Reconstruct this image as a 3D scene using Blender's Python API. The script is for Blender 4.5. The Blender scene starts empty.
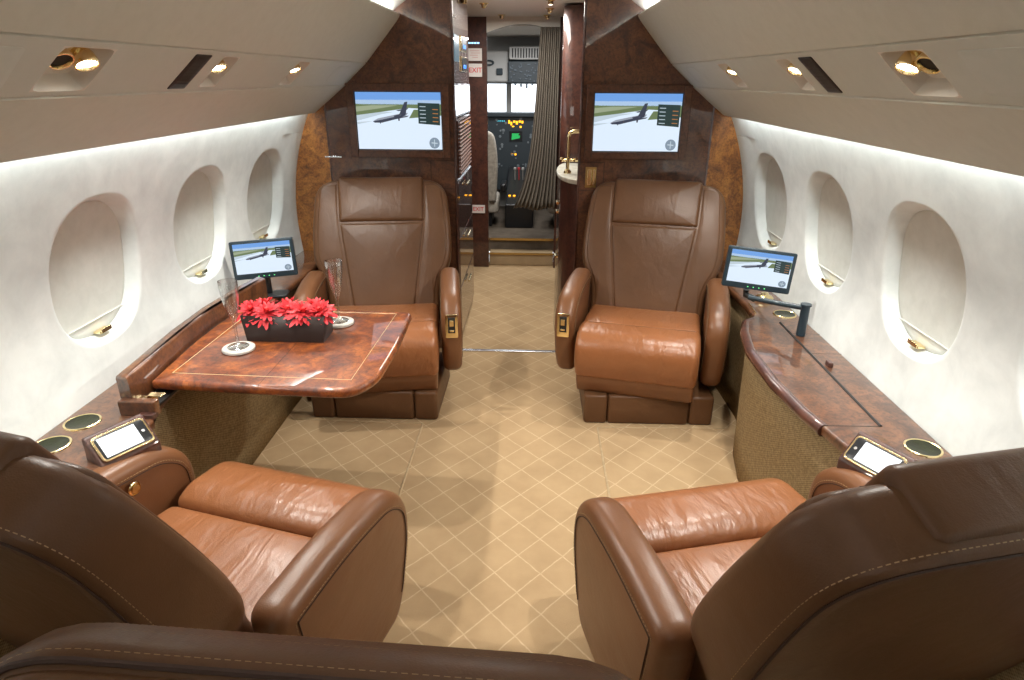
import bpy, bmesh, math, random
from mathutils import Vector, Matrix
R = math.radians
PI = math.pi
random.seed(7)
SC = bpy.context.scene
COL = SC.collection

# ------------------------------------------------------------------ camera, world, lights, exposure
def look(pitch, yaw, roll):
    F = Vector((math.sin(yaw)*math.cos(pitch), math.cos(yaw)*math.cos(pitch), -math.sin(pitch)))
    Rt = Vector((math.cos(yaw), -math.sin(yaw), 0)); U = Rt.cross(F)
    R2 = Rt*math.cos(roll) + U*math.sin(roll); U2 = R2.cross(F)
    return Matrix((R2, U2, -F)).transposed()
cam_d = bpy.data.cameras.new('camera'); cam = bpy.data.objects.new('camera', cam_d); COL.objects.link(cam)
cam_d.sensor_fit = 'HORIZONTAL'; cam_d.sensor_width = 36.0; cam_d.lens = 636.34*36/1024; cam_d.clip_start = 0.02
M4 = look(0.3919, -0.0340, 0.0051).to_4x4(); M4.translation = Vector((0.0886, 0, 1.3848)); cam.matrix_world = M4
SC.camera = cam
SC.view_settings.view_transform = 'Standard'; SC.view_settings.look = 'None'
SC.view_settings.gamma = 1; SC.view_settings.use_curve_mapping = False
SC.view_settings.exposure = 0.0

wd = bpy.data.worlds.new('sky'); SC.world = wd; wd.use_nodes = True
wd.node_tree.nodes['Background'].inputs[0].default_value = (0.86, 0.93, 1.0, 1)
wd.node_tree.nodes['Background'].inputs[1].default_value = 3.2

def area(name, loc, direction, sx, sy, power, color=(1, 1, 1), spread=180):
    l = bpy.data.lights.new(name, 'AREA'); l.shape = 'RECTANGLE'; l.size = sx; l.size_y = sy
    l.energy = power; l.color = color; l.spread = R(spread)
    o = bpy.data.objects.new(name, l); COL.objects.link(o); o.location = loc
    d = Vector(direction).normalized()
    z = -d; y = Vector((0, 1, 0)); x = y.cross(z).normalized(); y = z.cross(x)
    o.rotation_euler = Matrix((x, y, z)).transposed().to_euler()
    return o
def spot(name, loc, target, power, size, blend=0.6, color=(1, .93, .82), radius=.02):
    l = bpy.data.lights.new(name, 'SPOT'); l.energy = power; l.spot_size = R(size); l.spot_blend = blend
    l.color = color; l.shadow_soft_size = radius
    o = bpy.data.objects.new(name, l); COL.objects.link(o); o.location = loc
    o.rotation_euler = (Vector(target)-Vector(loc)).to_track_quat('-Z', 'Y').to_euler()
    return o
WARM = (1, .95, .87)
for s in (-1, 1):
    # valance wash behind the lower edge of the overhead panels, and cove light above them
    area('valance_wash_light', (s*1.0, 0.85, 1.262), (s*.28, 0, -1), .03, 4.6, 13.5, (.93, .99, 1), 160)
    area('ceiling_cove_light', (s*.59, 0.85, 1.618), (-s*.55, 0, .83), .03, 4.6, 17, (.97, .99, 1), 170)
area('cabin_ceiling_light', (0, 0.6, 1.80), (0, 0, -1), .20, 3.4, 2.5, (1, .98, .95))
area('aft_cabin_light', (0, -1.2, 1.72), (0, .45, -.8), .6, .4, 3, (1, .95, .88))
area('vestibule_light', (0, 4.0, 1.74), (0, 0, -1), .3, .9, 20.0, WARM)
area('cockpit_fill_light', (0, 5.5, 1.66), (0, 0, -1), .4, .3, 9)  # added fill without a fitting, brightens the dark cockpit ceiling

# ------------------------------------------------------------------ bookkeeping
def tag(o, label=None, cat=None, group=None, kind=None):
    if label: o['label'] = label
    if cat: o['category'] = cat
    if group: o['group'] = group
    if kind: o['kind'] = kind
    return o
def thing(name, label, cat, loc=(0, 0, 0), rz=0, group=None):
    o = bpy.data.objects.new(name, None); COL.objects.link(o); o.empty_display_size = .1
    o.location = loc; o.rotation_euler = (0, 0, rz)
    return tag(o, label, cat, group)
def copy_tree(o, parent=None):
    c = o.copy(); COL.objects.link(c)
    if parent: c.parent = parent
    for ch in list(o.children): copy_tree(ch, c)
    return c

class MB:
    def __init__(s): s.v = []; s.f = []; s.m = []; s.mi = 0; s.T = Matrix.Identity(4)
    def add(s, vs, fs):
        b = len(s.v); s.v += [tuple(s.T @ Vector(p)) for p in vs]
        s.f += [tuple(b+i for i in f) for f in fs]; s.m += [s.mi]*len(fs)
        return s
    def box(s, c, d, rot=None):
        x, y, z = d[0]/2, d[1]/2, d[2]/2
        vs = [Vector((i*x, j*y, k*z)) for i in (-1, 1) for j in (-1, 1) for k in (-1, 1)]
        if rot is not None: vs = [rot @ p for p in vs]
        c = Vector(c)
        return s.add([p+c for p in vs], [(0, 1, 3, 2), (4, 6, 7, 5), (0, 4, 5, 1), (2, 3, 7, 6), (0, 2, 6, 4), (1, 5, 7, 3)])
    def b2(s, x0, x1, y0, y1, z0, z1): return s.box(((x0+x1)/2, (y0+y1)/2, (z0+z1)/2), (abs(x1-x0), abs(y1-y0), abs(z1-z0)))
    def tube(s, path, r, n=8, closed=False, cap=True):
        P = [Vector(p) for p in path]; m = len(P); vs = []; fs = []
        ref = None
        for i in range(m):
            t = (P[(i+1) % m]-P[i-1]) if closed else (P[min(i+1, m-1)]-P[max(i-1, 0)])
            t.normalize()
            if ref is None:
                ref = Vector((0, 0, 1)) if abs(t.z) < .9 else Vector((1, 0, 0))
            a = (ref - t*ref.dot(t))
            if a.length < 1e-6: a = Vector((1, 0, 0)) - t*t.x
            a.normalize(); b = t.cross(a); ref = a
            rr = r[i] if isinstance(r, (list, tuple)) else r
            for k in range(n):
                q = 2*PI*k/n; vs.append(P[i]+a*(math.cos(q)*rr)+b*(math.sin(q)*rr))
        rng = m if closed else m-1
        for i in range(rng):
            j = (i+1) % m
            for k in range(n):
                fs.append((i*n+k, i*n+(k+1) % n, j*n+(k+1) % n, j*n+k))
        if cap and not closed:
            fs.append(tuple(range(n-1, -1, -1))); fs.append(tuple((m-1)*n+k for k in range(n)))
        return s.add(vs, fs)
    def lathe(s, prof, n=32, origin=(0, 0, 0), rot=None, cap=True):
        O = Vector(origin); vs = []; fs = []
        for (r, z) in prof:
            for k in range(n):
                q = 2*PI*k/n; p = Vector((r*math.cos(q), r*math.sin(q), z))
                if rot is not None: p = rot @ p
                vs.append(O+p)
        for i in range(len(prof)-1):
            for k in range(n):
                fs.append((i*n+k, i*n+(k+1) % n, (i+1)*n+(k+1) % n, (i+1)*n+k))
        if cap:
            fs.append(tuple(range(n-1, -1, -1))); fs.append(tuple((len(prof)-1)*n+k for k in range(n)))
        return s.add(vs, fs)
    def grid(s, fn, us, vs_, flip=False):
        vs = [fn(u, v) for u in us for v in vs_]; n = len(vs_); fs = []
        for i in range(len(us)-1):
            for j in range(n-1):
                q = (i*n+j, (i+1)*n+j, (i+1)*n+j+1, i*n+j+1)
                fs.append(q[::-1] if flip else q)
        return s.add(vs, fs)
    def prism(s, pts, w0, w1, mapf):
        n = len(pts); vs = [mapf(a, b, w0) for a, b in pts]+[mapf(a, b, w1) for a, b in pts]
        fs = [tuple(range(n-1, -1, -1)), tuple(range(n, 2*n))]+[(i, (i+1) % n, n+(i+1) % n, n+i) for i in range(n)]
        return s.add(vs, fs)
    def puff(s, pts, w0, w1, r, mapf, crown=0.0, crown0=None, rings=5, nr=4, r0=None):
        if crown0 is None: crown0 = crown
        if r0 is None: r0 = r
        n = len(pts); A = sum(pts[i][0]*pts[(i+1) % n][1]-pts[(i+1) % n][0]*pts[i][1] for i in range(n))
        if A < 0: pts = pts[::-1]
        P = [Vector((a, b)) for a, b in pts]; N = []
        for i in range(n):
            t = P[(i+1) % n]-P[i-1]
            t.normalize(); N.append(Vector((t.y, -t.x)))      # outward for CCW
        C = sum(P, Vector((0, 0)))/n
        L = []
        def inset(d): return [P[i]-N[i]*d for i in range(n)]
        Q = inset(r0)
        for k in range(rings-1, 0, -1):
            t = k/rings; L.append(([q.lerp(C, t) for q in Q], w0-crown0*(1-(1-t)**2)))
        for k in range(nr, -1, -1):
            a = PI/2*k/nr; L.append((inset(r0*(1-math.cos(a))), w0+r0-r0*math.sin(a)))
        for k in range(0, nr+1):
            a = PI/2*k/nr; L.append((inset(r*(1-math.cos(a))), w1-r+r*math.sin(a)))
        Q = inset(r)
        for k in range(1, rings):
            t = k/rings; L.append(([q.lerp(C, t) for q in Q], w1+crown*(1-(1-t)**2)))
        vs = []; fs = []
        for q, w in L: vs += [mapf(p.x, p.y, w) for p in q]
        c0 = len(vs); vs.append(mapf(C.x, C.y, w0-crown0)); vs.append(mapf(C.x, C.y, w1+crown))
        for i in range(n):
            fs.append((c0, (i+1) % n, i)); b = (len(L)-1)*n; fs.append((c0+1, b+i, b+(i+1) % n))
        for j in range(len(L)-1):
            for i in range(n):
                fs.append((j*n+i, j*n+(i+1) % n, (j+1)*n+(i+1) % n, (j+1)*n+i))
        return s.add(vs, fs)
    def build(s, name, mat, parent=None, bevel=0, seg=2, sharp=40, subsurf=0, solid=0):
        me = bpy.data.meshes.new(name); me.from_pydata(s.v, [], s.f)
        for mm in (mat if isinstance(mat, (list, tuple)) else [mat]): me.materials.append(mm)
        for p, mi in zip(me.polygons, s.m): p.material_index = mi; p.use_smooth = True
        bm = bmesh.new(); bm.from_mesh(me); bmesh.ops.recalc_face_normals(bm, faces=bm.faces); bm.to_mesh(me); bm.free()
        me.set_sharp_from_angle(angle=R(sharp)); me.update()
        o = bpy.data.objects.new(name, me); COL.objects.link(o)
        if parent: o.parent = parent
        if solid:
            m = o.modifiers.new('solid', 'SOLIDIFY'); m.thickness = solid; m.offset = 0
        if bevel:
            m = o.modifiers.new('bevel', 'BEVEL'); m.width = bevel; m.segments = seg; m.limit_method = 'ANGLE'; m.angle_limit = R(40)
            m.harden_normals = True
        if subsurf:
            m = o.modifiers.new('sub', 'SUBSURF'); m.levels = subsurf; m.render_levels = subsurf
        return o
def rp(pts, r, seg=5):
    """polygon with rounded corners; r one radius or a list"""
    n = len(pts); out = []
    for i in range(n):
        p = Vector(pts[i]); a = Vector(pts[i-1]); b = Vector(pts[(i+1) % n])
        rr = r[i] if isinstance(r, (list, tuple)) else r
        u = (a-p); v = (b-p); lu, lv = u.length, v.length; u.normalize(); v.normalize()
        d = min(rr, lu*.49, lv*.49)
        if rr <= 0: out.append((p.x, p.y)); continue
        A = p+u*d; B = p+v*d
        for k in range(seg+1):
            t = k/seg; q = A*(1-t)**2+p*2*t*(1-t)+B*t*t; out.append((q.x, q.y))
    return out
def densify(pts, d):
    out = []; n = len(pts)
    for i in range(n):
        a = Vector(pts[i]); b = Vector(pts[(i+1) % n]); m = max(1, int((b-a).length/d))
        for k in range(m):
            q = a.lerp(b, k/m); out.append((q.x, q.y))
    return out
def inset_poly(pts, d):
    n = len(pts); A = sum(pts[i][0]*pts[(i+1) % n][1]-pts[(i+1) % n][0]*pts[i][1] for i in range(n))
    if A < 0: pts = pts[::-1]
    out = []
    for i in range(n):
        t = Vector(pts[(i+1) % n])-Vector(pts[i-1]); t.normalize()
        out.append((pts[i][0]-t.y*d, pts[i][1]+t.x*d))
    return out
def XYZ(a, b, w): return (a, b, w)
def dashes(mb, path, dash=.0052, gap=.0034, r=.0009):
    """sewing thread: short stitches along a 3D path"""
    P = [Vector(p) for p in path]; acc = 0; L = [0]
    for i in range(1, len(P)): acc += (P[i]-P[i-1]).length; L.append(acc)
    def at(t):
        t = max(0, min(acc, t))
        for i in range(1, len(P)):
            if t <= L[i]: return P[i-1].lerp(P[i], (t-L[i-1])/max(1e-9, L[i]-L[i-1]))
        return P[-1]
    t = 0
    while t < acc:
        a, b = at(t), at(t+dash)
        if (b-a).length > 1e-5: mb.tube([a, b], r, 4)
        t += dash+gap
    return mb
def text_mesh(name, s, size, M, mat, parent=None, depth=.0006, align='CENTER', stroke=0.0):
    c = bpy.data.curves.new(name, 'FONT'); c.body = s; c.size = size; c.extrude = depth; c.align_x = align; c.align_y = 'CENTER'; c.offset = stroke
    t = bpy.data.objects.new(name+'_tmp', c); COL.objects.link(t)
    dg = bpy.context.evaluated_depsgraph_get(); me = bpy.data.meshes.new_from_object(t.evaluated_get(dg))
    bpy.data.objects.remove(t); me.transform(M); me.materials.clear(); me.materials.append(mat); me.name = name
    o = bpy.data.objects.new(name, me); COL.objects.link(o)
    if parent: o.parent = parent
    return o

# ------------------------------------------------------------------ materials
def mat(name, col, rough=.5, metal=0, coat=0, spec=.5, emit=None, es=0):
    m = bpy.data.materials.new(name); m.use_nodes = True; b = m.node_tree.nodes['Principled BSDF']
    b.inputs['Base Color'].default_value = (*col, 1); b.inputs['Roughness'].default_value = rough
    b.inputs['Metallic'].default_value = metal; b.inputs['Coat Weight'].default_value = coat; b.inputs['Coat Roughness'].default_value = .03
    b.inputs['Specular IOR Level'].default_value = spec
    if emit: b.inputs['Emission Color'].default_value = (*emit, 1); b.inputs['Emission Strength'].default_value = es
    return m
def nt(m): return m.node_tree, m.node_tree.nodes['Principled BSDF']
def noise(t, scale, detail=4, rough=.5, dist=0, coord='Object', stretch=None):
    n = t.nodes.new('ShaderNodeTexNoise'); n.inputs['Scale'].default_value = scale; n.inputs['Detail'].default_value = detail
    n.inputs['Roughness'].default_value = rough; n.inputs['Distortion'].default_value = dist
    tc = t.nodes.new('ShaderNodeTexCoord')
    if stretch:
        mp = t.nodes.new('ShaderNodeMapping'); mp.inputs['Scale'].default_value = stretch
        t.links.new(tc.outputs[coord], mp.inputs[0]); t.links.new(mp.outputs[0], n.inputs['Vector'])
    else: t.links.new(tc.outputs[coord], n.inputs['Vector'])
    return n
def ramp(t, src, stops):
    r = t.nodes.new('ShaderNodeValToRGB'); e = r.color_ramp.elements
    while len(e) < len(stops): e.new(.5)
    for k, (p, c) in enumerate(stops): e[k].position = p; e[k].color = (*c, 1)
    t.links.new(src, r.inputs[0]); return r
def bump(t, b, src, strength, dist=.01, prev=None):
    n = t.nodes.new('ShaderNodeBump'); n.inputs['Strength'].default_value = strength; n.inputs['Distance'].default_value = dist
    t.links.new(src, n.inputs['Height'])
    if prev: t.links.new(prev.outputs[0], n.inputs['Normal'])
    t.links.new(n.outputs[0], b.inputs['Normal']); return n

def leather(name, c1, c2, rough=.38, wr=0.0, spec=.5):
    m = mat(name, c1, rough, spec=spec); t, b = nt(m)
    n = noise(t, 5, 5, .6); r = ramp(t, n.outputs[0], [(.3, c2), (.7, c1)]); t.links.new(r.outputs[0], b.inputs['Base Color'])
    v = t.nodes.new('ShaderNodeTexVoronoi'); v.inputs['Scale'].default_value = 420
    tc = t.nodes.new('ShaderNodeTexCoord'); t.links.new(tc.outputs['Object'], v.inputs['Vector'])
    p = bump(t, b, v.outputs['Distance'], .12, .0012)
    if wr:
        w = noise(t, 9, 3, .45, .8, stretch=(1.6, .55, 1)); p = bump(t, b, w.outputs[0], wr, .02, p)
        w2 = noise(t, 34, 2, .5, 1.5, stretch=(1.5, .5, 1)); bump(t, b, w2.outputs[0], wr*.45, .006, p)
    return m
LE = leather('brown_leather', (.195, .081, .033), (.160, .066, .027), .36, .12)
LEC = leather('lit_leather', (.300, .115, .044), (.255, .097, .037), .30, .40)  # same seat leather, lightened: lamp light on the cushions put into the colour
LED = leather('shaded_leather', (.128, .059, .026), (.100, .046, .020), .40, .14, .35)  # same seat leather, darkened: shade on backs and bases put into the colour
SEAM = mat('seam_dark_brown', (.045, .02, .012), .7)  # dark brown of the piping and armrest seams
THREAD = mat('tan_thread', (.36, .23, .115), .7)
GOLD = mat('polished_gold', (.90, .74, .42), .18, 1)
GOLDD = mat('satin_gold', (.60, .42, .17), .28, 1)
BLACK = mat('black_plastic', (.012, .014, .017), .32)
DARK = mat('dark_recess', (.01, .009, .008), .6)
CHROME = mat('steel_strip', (.72, .73, .76), .22, 1)
def wood(name, c_dark, c_mid, c_light, rough=.5, coat=1.0, scale=7, cr=.03):
    m = mat(name, c_mid, rough, coat=coat); t, b = nt(m); b.inputs['Coat Roughness'].default_value = cr
    n = noise(t, scale, 9, .68, 1.4); r = ramp(t, n.outputs[0], [(.30, c_dark), (.47, c_mid), (.68, c_light)])
    n2 = noise(t, scale*9, 4, .7, .6); r2 = ramp(t, n2.outputs[0], [(.36, (.35, .32, .30)), (.55, (1, 1, 1))])
    mx = t.nodes.new('ShaderNodeMix'); mx.data_type = 'RGBA'; mx.blend_type = 'MULTIPLY'; mx.inputs[0].default_value = .75
    t.links.new(r.outputs[0], mx.inputs[6]); t.links.new(r2.outputs[0], mx.inputs[7]); t.links.new(mx.outputs[2], b.inputs['Base Color'])
    return m
BURL = wood('burl_veneer', (.038, .011, .004), (.105, .036, .012), (.20, .072, .023), scale=8)
BURLT = wood('table_burl', (.05, .009, .002), (.19, .040, .006), (.44, .12, .015), scale=7)
MAHO = wood('mahogany_gloss', (.032, .009, .006), (.070, .020, .012), (.11, .034, .018), scale=5)
BURLW = wood('bulkhead_burl', (.035, .010, .004), (.105, .034, .012), (.19, .070, .025), scale=11, cr=.035)
BURLO = wood('lit_outer_burl', (.10, .030, .006), (.28, .10, .018), (.50, .20, .038), scale=12, coat=.3, cr=.2)  # burl lightened to orange, valance light on the outer strip painted in
FRAMEW = wood('frame_walnut', (.075, .026, .012), (.115, .042, .018), (.15, .058, .026), scale=6, coat=.6, cr=.12)
def mottled(name, a, b_, rough, scale, bs=.1):
    m = mat(name, a, rough, spec=.25); t, b = nt(m); n = noise(t, scale, 6, .62, .3)
    r = ramp(t, n.outputs[0], [(.32, b_), (.62, a)]); t.links.new(r.outputs[0], b.inputs['Base Color']); bump(t, b, n.outputs[0], bs, .004); return m
SUEDE = mottled('ivory_suede', (.80, .83, .81), (.67, .70, .685), .85, 7)
SHADE = mottled('window_shade_cloth', (.71, .72, .67), (.65, .66, .61), .8, 22)
REVEAL = mat('window_reveal', (.80, .78, .73), .6)
HEAD = mottled('beige_headliner', (.64, .655, .59), (.61, .625, .56), .62, 30, .04)
PSU = mottled('psu_panel', (.61, .645, .60), (.59, .625, .58), .55, 30, .03)
CREAM = mat('cream_liner', (.74, .71, .65), .7)
def fabric(name, a, b_, scale=1):
    m = mat(name, a, .95, spec=.15); t, b = nt(m)
    tc = t.nodes.new('ShaderNodeTexCoord'); sep = t.nodes.new('ShaderNodeSeparateXYZ'); t.links.new(tc.outputs['Object'], sep.inputs[0])
    def wave(sock, f):
        k = t.nodes.new('ShaderNodeMath'); k.operation = 'MULTIPLY'; k.inputs[1].default_value = f; t.links.new(sock, k.inputs[0])
        s = t.nodes.new('ShaderNodeMath'); s.operation = 'SINE'; t.links.new(k.outputs[0], s.inputs[0]); return s
    s1 = wave(sep.outputs[1], 620*scale); s2 = wave(sep.outputs[2], 900*scale)
    mu = t.nodes.new('ShaderNodeMath'); mu.operation = 'MULTIPLY'; t.links.new(s1.outputs[0], mu.inputs[0]); t.links.new(s2.outputs[0], mu.inputs[1])
    n = noise(t, 90, 4, .7); ad = t.nodes.new('ShaderNodeMath'); ad.operation = 'MULTIPLY_ADD'; ad.inputs[1].default_value = .22
    t.links.new(mu.outputs[0], ad.inputs[0]); t.links.new(n.outputs[0], ad.inputs[2])
    r = ramp(t, ad.outputs[0], [(.25, b_), (.75, a)]); t.links.new(r.outputs[0], b.inputs['Base Color']); bump(t, b, ad.outputs[0], .5, .002); return m
FAB = fabric('woven_gold_fabric', (.40, .29, .15), (.17, .115, .055))
def carpet():
    m = mat('diamond_carpet', (.45, .33, .19), .95, spec=.1); t, b = nt(m)
    tc = t.nodes.new('ShaderNodeTexCoord'); sep = t.nodes.new('ShaderNodeSeparateXYZ'); t.links.new(tc.outputs['Object'], sep.inputs[0])
    wob = noise(t, 30, 2, .5)
    def M(op, a, b_=None, c=None):
        n = t.nodes.new('ShaderNodeMath'); n.operation = op
        for i, q in enumerate((a, b_, c)):
            if q is None: continue
            if isinstance(q, (int, float)): n.inputs[i].default_value = q
            else: t.links.new(q, n.inputs[i])
        return n.outputs[0]
    u = M('MULTIPLY', M('ADD', sep.outputs[0], -.057), 1/.1385); v = M('MULTIPLY', M('ADD', sep.outputs[1], -1.742), 1/.1565)
    w = M('MULTIPLY', M('SUBTRACT', wob.outputs[0], .5), .06)
    masks = []
    for sg in (1, -1):
        q = M('ADD', u, M('MULTIPLY', v, float(sg))); q = M('ADD', q, w)
        d = M('ABSOLUTE', M('SUBTRACT', M('FRACT', M('ADD', q, .5)), .5))
        masks.append(M('SMOOTH_MIN', d, 1.0, 0.0))
    dm = M('MINIMUM', masks[0], masks[1])
    line = M('SUBTRACT', 1.0, M('SMOOTHSTEP', dm, 0.0, 0.0)) if False else None
    mr = t.nodes.new('ShaderNodeMapRange'); mr.interpolation_type = 'SMOOTHSTEP'; mr.inputs[1].default_value = .008; mr.inputs[2].default_value = .030
    mr.inputs[3].default_value = 1; mr.inputs[4].default_value = 0; t.links.new(dm, mr.inputs[0])
    n1 = noise(t, 6, 5, .6); n2 = noise(t, 420, 2, .6)
    r = ramp(t, n1.outputs[0], [(.3, (.44, .305, .17)), (.7, (.53, .375, .215))])
    mx = t.nodes.new('ShaderNodeMix'); mx.data_type = 'RGBA'
    br = noise(t, 60, 2, .6); k = M('MULTIPLY', mr.outputs[0], M('MULTIPLY_ADD', br.outputs[0], .62, .06))
    t.links.new(k, mx.inputs[0]); t.links.new(r.outputs[0], mx.inputs[6]); mx.inputs[7].default_value = (.84, .68, .46, 1)
    t.links.new(mx.outputs[2], b.inputs['Base Color'])
    p = bump(t, b, mr.outputs[0], -.35, .004); bump(t, b, n2.outputs[0], .45, .003, p)
    return m
CARPET = carpet()
CARPETE = mottled('carpet_edge', (.56, .43, .27), (.46, .34, .2), .95, 40)
CARPETP = mottled('carpet_plain', (.44, .33, .20), (.37, .27, .16), .95, 7)
def glassmat(name, col=(1, 1, 1), ior=1.5):
    m = mat(name, col, .0); b = m.node_tree.nodes['Principled BSDF']; b.inputs['Transmission Weight'].default_value = 1; b.inputs['IOR'].default_value = ior; return m
def clearglass():
    m = bpy.data.materials.new('crystal_glass'); m.use_nodes = True; t = m.node_tree; t.nodes.clear()
    o = t.nodes.new('ShaderNodeOutputMaterial'); a = t.nodes.new('ShaderNodeBsdfTransparent'); a.inputs[0].default_value = (.97, .98, .98, 1); g = t.nodes.new('ShaderNodeBsdfGlossy'); g.inputs['Roughness'].default_value = .03
    lw = t.nodes.new('ShaderNodeLayerWeight'); lw.inputs[0].default_value = .5; pw = t.nodes.new('ShaderNodeMath'); pw.operation = 'POWER'; pw.inputs[1].default_value = 1.7; t.links.new(lw.outputs['Facing'], pw.inputs[0]); f = t.nodes.new('ShaderNodeMath'); f.operation = 'MULTIPLY_ADD'; f.inputs[1].default_value = .9; f.inputs[2].default_value = .13; t.links.new(pw.outputs[0], f.inputs[0])
    x = t.nodes.new('ShaderNodeMixShader'); t.links.new(f.outputs[0], x.inputs[0]); t.links.new(a.outputs[0], x.inputs[1]); t.links.new(g.outputs[0], x.inputs[2]); t.links.new(x.outputs[0], o.inputs[0]); return m
GLASS = clearglass()
def panemat():
    m = bpy.data.materials.new('clear_pane'); m.use_nodes = True; t = m.node_tree; t.nodes.clear()
    o = t.nodes.new('ShaderNodeOutputMaterial'); a = t.nodes.new('ShaderNodeBsdfTransparent'); g = t.nodes.new('ShaderNodeBsdfGlossy'); g.inputs['Roughness'].default_value = .02
    x = t.nodes.new('ShaderNodeMixShader'); x.inputs[0].default_value = .06; t.links.new(a.outputs[0], x.inputs[1]); t.links.new(g.outputs[0], x.inputs[2]); t.links.new(x.outputs[0], o.inputs[0]); return m
PANE = panemat()
def emis(name, c, s=1.0): 
    m = mat(name, (0.01, .01, .01), .25, emit=c, es=s); return m
WHITE_SCREEN = emis('lit_white_screen', (.95, .98, 1), 1.6)
LAMP = emis('lamp_lens', (1, .97, .9), 22)
RED = mat('red_petals', (.62, .040, .050), .5, spec=.25); RED2 = mat('flower_heart', (.55, .03, .03), .7)
PLANT = mat('planter_brown', (.020, .010, .008), .5)
STONE = mottled('coaster_stone', (.62, .59, .54), (.45, .43, .40), .55, 60)
SIGNW = mat('sign_white', (.72, .68, .66), .4); SIGNR = mat('sign_red', (.65, .05, .06), .5)
CURT = mat('curtain_grey_brown', (.19, .165, .135), .85)
SHEEP = mottled('sheepskin_cover', (.55, .52, .46), (.36, .33, .29), .95, 40, .5)
PANEL = mat('instrument_panel', (.030, .042, .052), .5)
TRIMG = mat('cockpit_trim', (.45, .45, .44), .6)
COUNTER = mottled('stone_counter', (.72, .70, .62), (.5, .5, .42), .2, 25, .02)

# ------------------------------------------------------------------ shell of the cabin
YB = 3.206; YA = -1.60
def lerp_tab(tab, z):
    if z <= tab[0][0]: return tab[0][1]
    for (a, b), (c, d) in zip(tab, tab[1:]):
        if z <= c:
            t = (z-a)/(c-a); return b+(d-b)*t
    return tab[-1][1]
WT = [(-.02, 1.08), (.25, 1.10), (.42, 1.125), (.55, 1.140), (.66, 1.150), (.76, 1.151), (.873, 1.141), (.97, 1.123), (1.05, 1.102), (1.12, 1.078), (1.2, 1.045), (1.27, 1.010), (1.33, .985)]
def xw(z, y):
    f = max(0, min(1, (y-3.03)/.17)); f = f*f*(3-2*f)
    return sum(lerp_tab(WT, z+d) for d in (-.06, -.04, -.02, 0, .02, .04, .06))/7-.030*f
YW = [1.6986+k*.5968 for k in range(-5, 3)]
ZW, WA, WB = .8732, .1981, .2117
def sup(t, n=2.4):
    c, s = math.cos(t), math.sin(t)
    return (math.copysign(abs(c)**(2/n), c), math.copysign(abs(s)**(2/n), s))
def frange(a, b, n): return [a+(b-a)*i/n for i in range(n+1)]
def make_wall(s, name):
    mb = MB()
    ys = frange(YA, YB, 48)
    mb.grid(lambda y, z: (s*xw(z, y), y, z), ys, frange(-.02, .615, 12))
    mb.grid(lambda y, z: (s*xw(z, y), y, z), ys, frange(1.135, 1.33, 8))
    z0, z1 = .615, 1.135; H = .5968/2; NT = 72
    for yc in YW:
        ya, yb = yc-H, yc+H
        if yc == YW[-1]: yb = YB
        if yc == YW[0]: ya = YA
        angs = [2*PI*k/NT for k in range(NT)]
        for cy, cz in ((ya, z0), (ya, z1), (yb, z0), (yb, z1)):
            q = math.atan2(cz-ZW, cy-yc) % (2*PI); k = min(range(NT), key=lambda k: abs((angs[k]-q+PI) % (2*PI)-PI)); angs[k] = q
        rings = []
        for fr in (1, .8, .6, .42, .28, .16, .07, 0):
            ring = []
            for k in range(NT):
                t = angs[k]; ex, ez = sup(t); px, pz = yc+WA*ex, ZW+WB*ez
                dx, dz = math.cos(t), math.sin(t)
                m = min((yb-yc)/dx if dx > 1e-6 else ((ya-yc)/dx if dx < -1e-6 else 9), (z1-ZW)/dz if dz > 1e-6 else ((z0-ZW)/dz if dz < -1e-6 else 9))
                bx, bz = yc+dx*m, ZW+dz*m
                y, z = px+(bx-px)*fr, pz+(bz-pz)*fr
                ring.append((s*xw(z, y), y, z))
            rings.append(ring)
        # rounded lip then tapering reveal going outboard
        for d, sh in ((.002, .0035), (.006, .007), (.013, .010), (.045, .022)):
            ring = []
            for k in range(NT):
                ex, ez = sup(angs[k]); y, z = yc+(WA-sh)*ex, ZW+(WB-sh)*ez
                ring.append((s*(xw(z, y)+d), y, z))
            rings.append(ring)
        vs = [p for r_ in rings for p in r_]; fs = []
        for j in range(len(rings)-1):
            for k in range(NT):
                fs.append((j*NT+k, j*NT+(k+1) % NT, (j+1)*NT+(k+1) % NT, (j+1)*NT+k))
        mb.add(vs, fs)
    return tag(mb.build(name, SUEDE, sharp=60), kind='structure')
make_wall(-1, 'wall_left'); make_wall(1, 'wall_right')
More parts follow.
